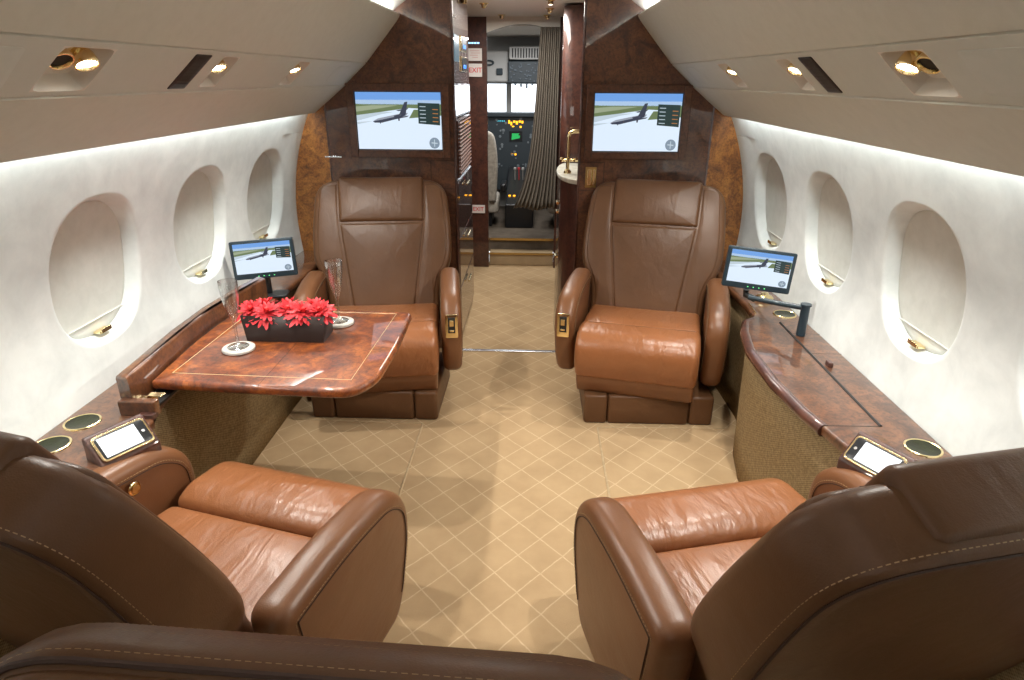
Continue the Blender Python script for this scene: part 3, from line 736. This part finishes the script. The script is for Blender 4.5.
# phone-like controllers on wooden cradles
def controller(s, zoff):
    lab = 'gold-framed handset with white-lit screen %s' % ('beside the two cup holders on the left ledge' if s < 0 else 'on the right console, near one cup holder')
    C = Vector((s*.884, 1.281, .578+zoff)); e = thing('control_handset', lab, 'control screen', C)
    u = Vector((s*-.48*-1, .877, 0)) if s < 0 else Vector((-.48, .877, 0)); u.normalize()
    if s < 0: u = Vector((.48, .877, 0)).normalized()
    h = Vector((-s*.877, -.48, 0)).normalized(); th = R(47)
    v = -(h*math.cos(th)+Vector((0, 0, -1))*math.sin(th)); n = u.cross(v)
    if n.z < 0: n = -n
    def mp(a, b_, w): return u*a+v*b_+n*w
    L, W = .063, .034
    b = MB(); b.puff(rp([(-L, -W), (L, -W), (L, W), (-L, W)], .012, 5), 0, .006, .0025, mp, rings=2, nr=3); b.build('gold_frame', GOLD, e)
    b = MB(); b.puff(rp([(-L+.005, -W+.005), (L-.005, -W+.005), (L-.005, W-.005), (-L+.005, W-.005)], .009, 5), .004, .0068, .0008, mp, rings=2, nr=2); b.build('bezel', BLACK, e)
    sx = [-L+.011, L-.027]
    b = MB(); b.prism([(sx[0], -W+.009), (sx[1], -W+.009), (sx[1], W-.009), (sx[0], W-.009)], .0069, .0073, mp); b.build('screen', WHITE_SCREEN, e)
    b = MB(); b.puff([(L-.016+.004*math.cos(2*PI*k/14), .004*math.sin(2*PI*k/14)) for k in range(14)], .0065, .0078, .0004, mp, rings=2, nr=2); b.build('home_button', CHROME, e)
    # cradle: wedge block
    b = MB(); A, B = L+.008, W+.007
    top = [mp(-A, -B, -.001), mp(A, -B, -.001), mp(A, B, -.001), mp(-A, B, -.001)]
    zb = .548-C.z if s < 0 else .526-C.z
    bot = [Vector((p.x, p.y, zb)) for p in top]
    bot[0].z = bot[1].z = zb; q = -n.copy(); q.z = 0
    bk = [Vector((top[2].x, top[2].y, top[2].z))+q*.016+Vector((0, 0, .0)), Vector((top[3].x, top[3].y, top[3].z))+q*.016]
    bkb = [Vector((p.x, p.y, zb)) for p in bk]
    low = [Vector((p.x, p.y, p.z-.028)) for p in top[:2]]
    b.add(top+bk+bkb+low, [(0, 1, 2, 3), (3, 2, 4, 5), (5, 4, 6, 7), (0, 9-1, 9, 1), (8, 7, 6, 9), (1, 9, 6, 4, 2), (0, 3, 5, 7, 8)])
    b.build('cradle', MAHO, e, bevel=.005)
controller(-1, 0.0); controller(1, -.004)

# raised table housing and folding table (left)
e = thing('table_housing', 'raised glossy wooden housing along the left wall that the folding table unfolds from', 'cabinet', (-1.0, 1.9, .55))
rim_c = [(-.925, 1.435), (-.935, 1.50), (-.952, 1.65), (-.975, 1.85), (-.985, 2.10), (-.99, 2.28)]
def off(p, d): return (p[0]-d, p[1])
wall = []
for i, (x, y) in enumerate(rim_c): wall.append((x, y))
outb = [(-1.035, 1.475), (-1.055, 1.62), (-1.075, 1.80), (-1.08, 2.0), (-1.065, 2.20), (-1.045, 2.28)]
b = MB(); pts = [(x, y) for x, y in [(-.968, 1.462), (-.978, 1.60), (-.995, 1.80), (-1.0, 2.0), (-.985, 2.20), (-.960, 2.36)]]+[(-1.008, 1.475), (-1.02, 1.60), (-1.037, 1.80), (-1.042, 2.0), (-1.03, 2.20), (-1.0, 2.38)][::-1]
b.puff(densify(pts, .05), -.002, .105, .012, lambda a, c, w: (a+1.0, c-1.9, w), 0, rings=2, nr=4); b.build('rim', BURL, e, sharp=60)
b = MB(); b.b2(.0, .10, -.455, -.43, -.002, .042); b.build('end_wall', BURL, e, bevel=.004)
b = MB(); b.b2(.0, .075, -.43, .40, -.001, .006); b.b2(.0, .012, -.43, .40, .006, .04); b.build('well_floor', DARK, e)
b = MB(); b.b2(.058, .10, -.47, -.445, -.004, .012); b.build('door_stub', MAHO, e, bevel=.003)
for yy in (-.40, -.2): 
    g = MB(); g.box((.045, yy, .022), (.055, .02, .012)); g.tube([(.06, yy-.01, .03), (.06, yy+.012, .03)], .007, 10); g.box((.075, yy, .036), (.04, .022, .004)); g.build('hinge', GOLD, e, bevel=.002)
ZT = .600
e = thing('folding_table', 'glossy orange burl table top with a thin inlay, unfolded in front of the left seat', 'table', (-.66, 1.82, ZT-.03))
def tp(a, b_, w): return (a+.66, b_-1.82, w)
tab = rp([(-.972, 1.555), (-.70, 1.535), (-.395, 1.520), (-.345, 1.61), (-.335, 1.85), (-.345, 2.150), (-.60, 2.165), (-.978, 2.20), (-.998, 1.90)], [.01, .3, .055, .15, .3, .03, .3, .01, .2], 7)
b = MB(); b.puff(densify(tab, .03), 0, .030, .0135, tp, 0, rings=3, nr=6, r0=.012); b.build('table_top', BURLT, e, sharp=60)
inl = [(-.935, 1.607), (-.415, 1.585), (-.398, 2.125), (-.925, 2.14)]
b = MB(); loop = inl+[inl[0]]
for p, q in zip(loop, loop[1:]): b.tube([tp(*p, .0300), tp(*q, .0300)], .0009, 4)
b.build('inlay', mat('inlay_brass', (.60, .45, .24), .45), e)
b = MB(); b.tube([tp(-.66, 1.535, .0298), tp(-.66, 2.168, .0298)], .0008, 4); b.build('fold_joint', DARK, e)

# ------------------------------------------------------------------ things on the table
def flute(x, y, label):
    c = MB(); c.lathe([(.001, 0), (.046, 0), (.0485, .002), (.0485, .008), (.046, .0105), (.001, .0105)], 40)
    cc = c.build('coaster', STONE); cc.location = (x, y, ZT+.0004); tag(cc, 'round stone coaster under the champagne flute %s' % label, 'coaster')
    e = thing('champagne_flute', 'tall clear champagne flute %s' % label, 'glass', (x, y, ZT+.0112))
    b = MB()
    outp = [(.0005, 0), (.031, .0002), (.032, .0015), (.030, .003), (.012, .006), (.0048, .014), (.0040, .05), (.0045, .075), (.008, .088), (.014, .105), (.021, .135), (.0255, .165), (.0275, .195), (.0275, .212)]
    inp = [(.0268, .2125), (.0262, .195), (.0242, .165), (.0198, .135), (.0125, .108), (.005, .096), (.0005, .094)]
    b.lathe(outp+inp, 40, cap=False); b.build('glass_body', GLASS, e, sharp=80)
flute(-.817, 1.777, 'nearest the camera, left of the flower box')
flute(-.571, 2.015, 'behind the right end of the flower box')
P = thing('planter_box', 'dark brown rectangular flower box in the middle of the folding table', 'planter', (-.697, 1.895, ZT+.0005))
b = MB(); w0, d0, w1, d1, h = .122, .047, .130, .053, .088
def frust(b, w0, d0, w1, d1, z0, z1): b.add([(-w0, -d0, z0), (w0, -d0, z0), (w0, d0, z0), (-w0, d0, z0), (-w1, -d1, z1), (w1, -d1, z1), (w1, d1, z1), (-w1, d1, z1)], [(0, 3, 2, 1), (0, 1, 5, 4), (1, 2, 6, 5), (2, 3, 7, 6), (3, 0, 4, 7)])
frust(b, w0, d0, w1, d1, 0, h); b.build('box', PLANT, P, solid=.004)
b = MB(); b.b2(-w1+.008, w1-.008, -d1+.006, d1-.006, h-.02, h-.01); b.build('moss', DARK, P)
where = ['at the left end', 'second from the left', 'in the middle', 'second from the right', 'at the right end']
for k in range(8):
    rnd = random.Random(k*11+3); row = k < 5
    fx = -.112+.056*k if row else (-.08+.08*(k-5)); fy = (-.026 if k % 2 else -.008) if row else .030
    lab = ('red many-petalled flower %s of the flower box' % where[k]) if row else ('red many-petalled flower in the back row of the flower box, %s' % (('left one', 'middle one', 'right one')[k-5]))
    f = thing('red_flower', lab, 'flower', (-.697+fx, 1.895+fy, ZT+h-.008), rnd.uniform(0, 6), 'flowers in the box on the table')
    pm = MB(); tilt = Vector((rnd.uniform(-.3, .3), rnd.uniform(-.7, -.1) if row else .1, 1)).normalized(); Q = Vector((0, 0, 1)).rotation_difference(tilt).to_matrix(); Q = Matrix.Rotation(-f.rotation_euler.z, 3, 'Z') @ Q
    for ringi, (n, L, el) in enumerate(((20, .053, -8), (18, .047, 12), (15, .038, 30), (11, .028, 50))):
        for j in range(n):
            a = 2*PI*(j+rnd.uniform(-.25, .25))/n; ll = L*rnd.uniform(.85, 1.15); elv = R(el+rnd.uniform(-12, 12)); wv = ll*.125
            vs = []
            for (t, ww) in ((.08, .25), (.35, .8), (.65, 1.0), (.88, .75), (1.0, .12)):
                droop = -.25*ll*t*t if ringi < 2 else 0
                for sd in (-1, 0, 1):
                    rr = t*ll*math.cos(elv); z = t*ll*math.sin(elv)+droop+(0 if sd else -.10*wv*ww)
                    x_, y_ = rr, sd*wv*ww
                    vs.append(Q @ Vector((x_*math.cos(a)-y_*math.sin(a), x_*math.sin(a)+y_*math.cos(a), z+.016)))
            fs = [(r_*3+c, r_*3+c+1, r_*3+c+4, r_*3+c+3) for r_ in range(4) for c in (0, 1)]
            pm.add(vs, fs)
    pm.build('petals', RED, f, sharp=180)
    c = MB(); c.lathe([(.0005, .004), (.008, .006), (.009, .014), (.005, .021), (.0005, .022)], 14, rot=Q, origin=Q @ Vector((0, 0, .012)), cap=False); c.build('flower_heart', RED2, f)

# ------------------------------------------------------------------ small monitors
CAS = mat('monitor_casing', (.018, .035, .048), .3)
def monitor(label, c, ang, tilt, roll=0):
    e = thing('small_monitor', label, 'monitor', c, ang)
    W, H = .122, .076
    q = Matrix.Rotation(tilt, 3, 'X') @ Matrix.Rotation(roll, 3, 'Y')
    mp = lambda a, b_, w: q @ Vector((a, -w, b_))
    b = MB(); b.puff(rp([(-W, -H), (W, -H), (W, H), (-W, H)], .007, 4), -.018, .006, .003, mp, rings=2, nr=3); cs = b.build('casing', CAS, e)
    screen_picture(1, 1, lambda u, v, l: mp(-W+.013+u*(2*W-.026), -H+.022+v*(2*H-.033), .0062+l), e)
    b = MB(); b.T = q.to_4x4()
    for k in range(4): b.b2(-.03+k*.02, -.026+k*.02, -.0075, -.0062, -H+.008, -H+.011)
    b.build('indicator_light', emis('green_led', (.2, 1, .3), 1.5), e)
    return e
m = monitor('small black monitor on a foot standing on the left ledge behind the table', (-.990, 2.44, .708), R(12), R(-8), R(-3))
b = MB(); b.tube([(0, .012, -.07), (0, .02, -.11), (0, .02, -.150)], .012, 10); b.puff(rp([(-.075, -.03), (.075, -.03), (.075, .055), (-.075, .055)], .02, 4), -.1575, -.148, .003, XYZ, rings=2, nr=3); b.build('stand', BLACK, m, sharp=60)
m = monitor('small black monitor held over the right console by a jointed arm', (.928, 2.32, .726), R(-8), R(-8), R(5))
b = MB(); b.tube([(-.03, .02, -.085), (-.03, .02, -.105), (0, -.01, -.112)], .012, 10); b.build('bracket', BLACK, m)
e = thing('monitor_arm', 'black post and horizontal arm clamped on the right console under the small monitor', 'arm', (1.056, 2.165, .529))
b = MB(); b.tube([(0, 0, 0), (0, 0, .115)], .0155, 16); b.tube([(0, 0, .112), (0, 0, .119)], .019, 16); b.build('post', CAS, e)
b = MB(); b.tube([(0, 0, .103), (-.07, .065, .097), (-.155, .14, .094)], .0095, 12); b.build('arm', CAS, e)

# ------------------------------------------------------------------ vestibule, galley, cockpit
def st(b, name, m, **k): return tag(b.build(name, m, **k), kind='structure')
b = MB(); b.b2(-1.2, 1.2, YB+.045, 5.0, 1.765, 1.80); b.b2(-.7, .7, 5.0, 7.0, 1.72, 1.80); st(b, 'ceiling_front', CREAM)
b = MB(); b.b2(-.9, -.88, YB+.046, 5.0, 0, 1.8); st(b, 'wall_left_front', MAHO)
b = MB(); b.b2(.88, .9, YB+.046, 5.0, 0, 1.8); st(b, 'wall_right_front', MAHO)
# closet / galley tower on the left
e = thing('galley_tower', 'tall glossy mahogany cabinet left of the aisle between television bulkhead and exit wall', 'cabinet', (-.60, 3.66, 0))
def L_(x, y, z): return (x+.60, y-3.66, z)
b = MB(); b.b2(*[v+.60 for v in (-.87, -.312)], *[v-3.66 for v in (3.26, 4.05)], .0, 1.76); b.build('body', MAHO, e, bevel=.006)
fx = -.312
def face(name, m, y0, y1, z0, z1, x0=0.0, x1=.006, par=e, bev=.001):
    b = MB(); b.b2(fx+x0+.60, fx+x1+.60, y0-3.66, y1-3.66, z0, z1); return b.build(name, m, par, bevel=bev)
face('glass_panel', emis('cabin_display', (.10, .20, .26), .7), 3.32, 3.52, 1.455, 1.575)
for z0 in (1.508, 1.410):
    g = face('switch_frame', GOLD, 3.62, 3.90, z0, z0+.075); h = face('switch_panel', BLACK, 3.65, 3.87, z0+.008, z0+.067, .006, .008, g); face('switch_light', emis('blue_led', (.05, .25, 1), 2), 3.70, 3.82, z0+.016, z0+.034, .008, .010, h)
g = face('mirror_niche', CHROME, 3.30, 4.03, 1.195, 1.345); face('niche_glass', emis('niche_reflection', (.95, .98, 1), 1.6), 3.33, 4.0, 1.205, 1.335, .006, .008, g)  # emission paints the bright reflection in the mirror glass, no lamp here
g = face('louvre_frame', MAHO, 3.34, 3.98, .90, 1.18, 0, .012)
b = MB()
for k in range(14): b.box((fx+.014+.60, 3.66-3.66, .915+k*.019), (.006, .56, .010), Matrix.Rotation(R(25), 3, 'Y'))
b.build('louvre', mat('louvre_brown', (.12, .04, .02), .6), g)
for (z0, z1) in ((.60, .88), (.33, .59), (.05, .32)):
    g = face('drawer', MAHO, 3.30, 4.02, z0, z1, 0, .010); 
    b = MB(); b.tube([L_(fx+.022, 3.60, z1-.05), L_(fx+.022, 3.74, z1-.05)], .006, 8); b.build('handle', GOLD, g)
# exit wall facing the cabin at y 4.85
b = MB(); arch = [(-.262+.505*k/16, 1.665+.055*math.sin(PI*k/16)) for k in range(17)]
b.prism([(-.88, 0), (-.262, 0)]+arch+[(.243, 0), (.88, 0), (.88, 1.80), (-.88, 1.80)], 4.85, 4.90, lambda a, z, w: (a, w, z)); st(b, 'wall_front_cockpit', MAHO)
b = MB(); b.prism(arch+[(a, 1.80) for a, z in arch[::-1]], 4.838, 4.8485, lambda a, z, w: (a, w, z)); st(b, 'trim_4', CREAM)
def sign(label, x0, x1, z0, z1, txt, size):
    e = thing('exit_sign', label, 'sign', ((x0+x1)/2, 4.849, (z0+z1)/2)); w, h = (x1-x0)/2, (z1-z0)/2
    b = MB(); b.b2(-w, w, -.008, 0, -h, h); b.build('plate', SIGNW, e, bevel=.002)
    M = Matrix.Translation((0, -.0085, 0)) @ Matrix.Rotation(R(90), 4, 'X')
    text_mesh('lettering', txt, size, M, SIGNR, e, stroke=.0005)
    return e
e = sign('upper exit sign, white with red EXIT lettering, on the wall left of the cockpit doorway', -.390, -.296, 1.384, 1.470, 'EXIT', .045)
e = sign('small low white sign with red EXIT lettering near the floor left of the cockpit doorway', -.388, -.287, .424, .485, 'EXIT', .040)
e = thing('notice_plate', 'pale notice plate with faint red print above the upper exit sign', 'sign', (-.343, 4.849, 1.528)); b = MB(); b.b2(-.047, .047, -.006, 0, -.040, .040); b.build('plate', SIGNW, e)
b = MB()
for k, (a, c) in enumerate(((-.035, .03), (-.03, .035), (-.038, .02), (-.02, .02))): b.b2(a, c, -.0068, -.006, .022-k*.014, .026-k*.014)
b.build('print', mat('faint_red_print', (.6, .35, .35), .6), e)
b = MB()
for k in range(4): b.b2(-.388+k*.02, -.374+k*.02, 4.843, 4.849, 1.597, 1.606)
tag(b.build('indicator_strip', emis('blue_white_led', (.3, .6, 1), 3)), 'row of small blue indicator lights above the notice plate', 'indicator light')
# right galley: base unit with stone counter, tap, tall column
e = thing('galley_counter', 'curved glossy mahogany galley base with pale stone counter right of the aisle', 'cabinet', (.5, 3.62, 0))
out = [(.315, 3.262), (.27, 3.30), (.225, 3.42), (.213, 3.60), (.225, 3.80), (.26, 3.95), (.87, 3.95), (.87, 3.262)]
b = MB(); b.prism([(x-.5, y-3.62) for x, y in rp(out, [.01, .05, .1, .1, .1, .05, .01, .01], 5)], 0, .885, XYZ); b.build('body', MAHO, e)
b = MB(); b.puff([(x-.5, y-3.62) for x, y in rp([(x-.008 if x < .5 else x, y) for x, y in out], [.01, .05, .1, .1, .1, .05, .01, .01], 5)], .885, .91, .006, XYZ, rings=2, nr=3); b.build('worktop', COUNTER, e)
for z in (.75, .70, .45): 
    b = MB(); b.tube([(.222-.5-.008, 3.50-3.62, z), (.219-.5-.008, 3.56-3.62, z)], .007, 8); b.build('handle', GOLD, e)
e = thing('galley_tap', 'gold gooseneck tap on the galley counter right of the aisle', 'tap', (.262, 3.50, .91))
b = MB(); b.tube([(0, 0, 0), (0, 0, .045), (0, 0, .10), (0, 0, .185), (.006, 0, .205), (.024, 0, .214), (.10, 0, .214), (.112, 0, .205), (.115, 0, .175)], .0095, 10); b.lathe([(.02, 0), (.02, .01), (.012, .02)], 16); b.build('spout', GOLD, e)
b = MB(); b.tube([(-.035, .01, .065), (.045, -.015, .07)], .007, 10); b.lathe([(.012, 0), (.014, .01), (.008, .02)], 12, origin=(-.03, .008, .06)); b.lathe([(.012, 0), (.014, .01), (.008, .02)], 12, origin=(.04, -.013, .062)); b.build('handle', GOLD, e)
e = thing('galley_column', 'dark glossy mahogany column behind the galley counter, right of the cockpit curtain', 'cabinet', (.488, 4.2, 0))
b = MB(); b.puff(rp([(-.255, -.24), (.36, -.24), (.36, .3), (-.24, .3)], [.06, .01, .01, .06], 7), 0, 1.755, .004, XYZ, rings=2, nr=2); b.build('body', MAHO, e, sharp=60)
# downlights in the vestibule ceiling
for i, (x, y) in enumerate(((-.213, 3.98), (.155, 3.80), (.160, 4.26), (.150, 4.72), (-.150, 4.70), (-.30, 3.75))):
    names = ['left of centre in the vestibule ceiling', 'nearest the cabin on the right of the vestibule ceiling', 'middle one on the right of the vestibule ceiling', 'on the right just before the cockpit arch', 'on the left just before the cockpit arch', 'above the galley tower side of the vestibule']
    e = thing('ceiling_downlight', 'tiny brass downlight %s' % names[i], 'ceiling light', (x, y, 1.7645), group='vestibule downlights')
    b = MB(); b.lathe([(.026, 0), (.026, -.004), (.016, -.008), (.014, -.022), (.010, -.024)], 20); b.build('housing', GOLD, e)
    b = MB(); b.lathe([(.009, -.0245), (.009, -.026), (.0005, -.026)], 14, cap=False); b.build('bulb', emis('downlight_bulb', (1, .95, .85), 5) if i == 1 else GOLDD, e)
# curtain
b = MB(); us = frange(0, 1, 90); vs = frange(0, 1, 24)
def cur(u, v):
    zt, zb = 1.70, .470; z = zb+(zt-zb)*v
    x0 = .110-.070*(1-v)-.110*(1-v)**5; x1 = .243; x = x0+(x1-x0)*u
    return (x, 4.80+.020*math.sin(u*2*PI*10)*(1.1-.35*v)+.006*math.sin(u*37+v*2), z+.01*math.sin(u*9)*(1-v))
b.grid(cur, us, vs); tag(b.build('curtain', CURT, solid=.002, sharp=180), 'pleated grey brown curtain drawn to the right side of the cockpit doorway', 'curtain')
# steps up to the cockpit
b = MB(); b.b2(-.262, .243, 4.90, 5.10, 0, .10); st(b, 'floor_step', CARPETP, bevel=.008)
b = MB(); b.b2(-.7, .7, 5.02, 6.9, .08, .19); st(b, 'floor_front', mottled('cockpit_carpet', (.16, .13, .10), (.11, .09, .07), .95, 12), bevel=.008)
b = MB(); b.b2(-.262, .243, 5.008, 5.02, .176, .193); b.b2(-.262, .243, 4.893, 4.902, .09, .103); st(b, 'trim_5', GOLDD)
b = MB(); b.b2(-.72, -.70, 4.9, 7, 0, 1.8); st(b, 'wall_left_cockpit', TRIMG)
b = MB(); b.b2(.70, .72, 4.9, 7, 0, 1.8); st(b, 'wall_right_cockpit', TRIMG)
# windscreen wall with two openings
WS = [(-.62, -.195, 1.075, 1.325), (-.148, .55, 1.075, 1.325)]
b = MB(); b.b2(-.7, .7, 6.40, 6.46, 0, 1.075); b.b2(-.7, .7, 6.40, 6.46, 1.325, 1.8); b.b2(-.7, -.62, 6.40, 6.46, 1.07, 1.33); b.b2(-.195, -.148, 6.40, 6.46, 1.07, 1.33); b.b2(.55, .7, 6.40, 6.46, 1.07, 1.33); st(b, 'wall_windscreen', TRIMG)
for i, (x0, x1, z0, z1) in enumerate(WS):
    b = MB(); b.b2(x0, x1, 6.425, 6.43, z0, z1); st(b, 'window_%d' % (wn+1+i), PANE)
# instrument panel
e = thing('instrument_panel', 'dark blue-grey cockpit instrument panel with amber lights and a green display', 'instrument panel', (0, 6.15, .19))
b = MB(); b.b2(-.45, .45, 0, .12, .20, .86); b.b2(-.47, .47, -.04, .14, .86, .895); b.build('panel', PANEL, e, bevel=.006)
def pn(name, m, x0, x1, z0, z1, d=.004): b = MB(); b.b2(x0, x1, -d, 0, z0-.19, z1-.19); return b.build(name, m, e)
AMB = emis('amber_lights', (1, .42, .02), 2.6)
b = MB()
for (x, z, w, h) in ((-.165, 1.005, .016, .03), (-.145, .99, .016, .03), (-.12, 1.007, .02, .018), (-.095, .998, .018, .03), (-.07, 1.008, .02, .018), (-.045, 1.004, .018, .022), (-.13, .965, .02, .01), (-.06, .962, .018, .016), (-.135, .715, .016, .02), (-.105, .718, .016, .016)): b.b2(x, x+w, -.005, -.001, z-.19-h/2, z-.19+h/2)
b.build('annunciator', AMB, e)
g = pn('display', BLACK, -.155, -.035, .835, .925, .006); b = MB()
b.prism([(-.135, .848-.19), (-.06, .862-.19), (-.055, .885-.19), (-.075, .89-.19), (-.06, .905-.19), (-.13, .905-.19)], -.0075, -.0065, lambda a, z, w: (a, w, z)); b.build('green_trace', emis('green_display', (.03, .55, .13), .9), g)
b = MB(); rr = random.Random(5)
for k in range(90): 
    x = rr.uniform(-.30, .25); z = rr.uniform(.42, 1.03); r_ = rr.uniform(.006, .014)
    if -.18 < x < -.02 and .81 < z < 1.02: continue
    b.lathe([(r_, 0), (r_, .006), (r_*.5, .007)], 10, origin=(x, -.0, z-.19), rot=Matrix.Rotation(R(90), 3, 'X'))
b.build('knobs', mat('knob_grey', (.16, .19, .21), .5), e)['kind'] = 'stuff'
for k in range(5): pn('cyan_light', emis('cyan_led', (.1, .7, .9), 1.5), -.27+k*.016, -.262+k*.016, 1.008, 1.016)
# overhead panel, vents, trim
e = thing('overhead_panel', 'dark switch panel above the windscreen in the cockpit', 'instrument panel', (0, 6.1, 1.40))
b = MB(); b.b2(-.165, .35, -.03, .25, -.065, .115); b.build('panel', PANEL, e, bevel=.01)
b = MB()
for k in range(60): b.lathe([(.006, 0), (.006, .008), (.003, .009)], 8, origin=(rr.uniform(-.15, .2), -.03, rr.uniform(-.055, .10)), rot=Matrix.Rotation(R(90), 3, 'X'))
for k in range(6): b.b2(-.11+k*.05, -.09+k*.05, -.02, .02, -.085-.012*(k % 3), -.06)
b.build('switches', mat('switch_grey', (.10, .13, .16), .5), e)['kind'] = 'stuff'
e = thing('air_vent', 'pale slotted air vent above the cockpit overhead panel', 'vent', (0, 6.05, 1.57))
b = MB(); b.b2(-.155, .35, 0, .2, -.045, .06); b.build('housing', TRIMG, e, bevel=.01)
b = MB()
for k in range(18): b.b2(-.13+k*.024, -.119+k*.024, -.003, 0, -.03, .045)
b.build('slots', DARK, e)
b = MB(); b.b2(-.40, -.16, 6.12, 6.38, 1.34, 1.60); o = tag(b.build('cockpit_liner', TRIMG, bevel=.02), 'grey lining panel with small round fittings above the left windscreen', 'panel')
b = MB(); b.tube([(-.335+.04*math.cos(q), 6.105, 1.50+.018*math.sin(q)) for q in [2*PI*k/20 for k in range(20)]], .007, 6, closed=True); tag(b.build('grab_handle', CAS), 'dark oval grab handle on the grey cockpit lining', 'handle')
b = MB(); b.b2(-.27, -.215, 6.105, 6.119, 1.40, 1.455); tag(b.build('speaker_box', CAS, bevel=.006), 'small dark square fitting under the grab handle', 'fitting')
# pedestal with throttles
e = thing('throttle_pedestal', 'dark centre pedestal with throttle levers between the pilot seats', 'pedestal', (-.04, 5.85, .19))
b = MB(); b.prism([(-.45, 0), (.28, 0), (.28, .42), (.10, .40), (-.20, .23), (-.45, .20)], -.12, .12, lambda a, z, w: (w, a, z)); b.build('body', BLACK, e, bevel=.01)
for k in range(3):
    b = MB(); b.tube([(-.05+k*.035, .0, .33), (-.05+k*.035, -.05, .44)], .005, 6); b.lathe([(.004, 0), (.012, .006), (.012, .02), (.004, .026)], 10, origin=(-.05+k*.035, -.05, .43)); b.build('throttle_lever', SIGNR if k == 1 else TRIMG, e)
b = MB()
for (x, y, z) in ((-.09, -.22, .235), (-.05, -.22, .235), (.01, -.30, .228)): b.box((x, y, z), (.02, .022, .008))
b.build('amber_key', AMB, e)
# pilot seats
def pilot_seat(x, label):
    e = thing('pilot_seat', label, 'seat', (x, 5.55, .19))
    mpf = lambda a, c, w: (a, -.10-.18*c+w, .22+c)
    b = MB(); b.puff(densify(rp([(-.20, 0), (.20, 0), (.22, .35), (.19, .58), (-.19, .58), (-.22, .35)], [.03, .03, .1, .08, .08, .1], 5), .04), -.09, .02, .03, mpf, .01, rings=4); b.build('backrest', SHEEP, e)
    b = MB(); b.puff(densify(rp([(-.12, .585), (.12, .585), (.11, .73), (-.11, .73)], .04, 5), .03), -.07, .0, .025, mpf, .01, rings=3); b.build('headrest', SHEEP, e)
    b = MB(); b.puff(densify(rp([(-.22, -.15), (.22, -.15), (.21, .30), (-.21, .30)], .05, 5), .04), .12, .24, .03, XYZ, .01, rings=3); b.build('seat_cushion', SHEEP, e)
    b = MB(); b.b2(-.16, .16, -.10, .22, 0, .115); b.build('pedestal', BLACK, e, bevel=.01)
    for s in (-1, 1):
        b = MB(); b.puff(densify(rp([(-.16, .30), (.14, .31), (.14, .36), (-.16, .37)], .02, 4), .03), .235, .28, .012, lambda a, c, w: (s*w, a, c), rings=2); b.build('armrest', BLACK, e)
pilot_seat(-.435, 'sheepskin covered pilot seat at the left edge of the cockpit doorway')
pilot_seat(.42, 'sheepskin covered pilot seat behind the curtain on the right')
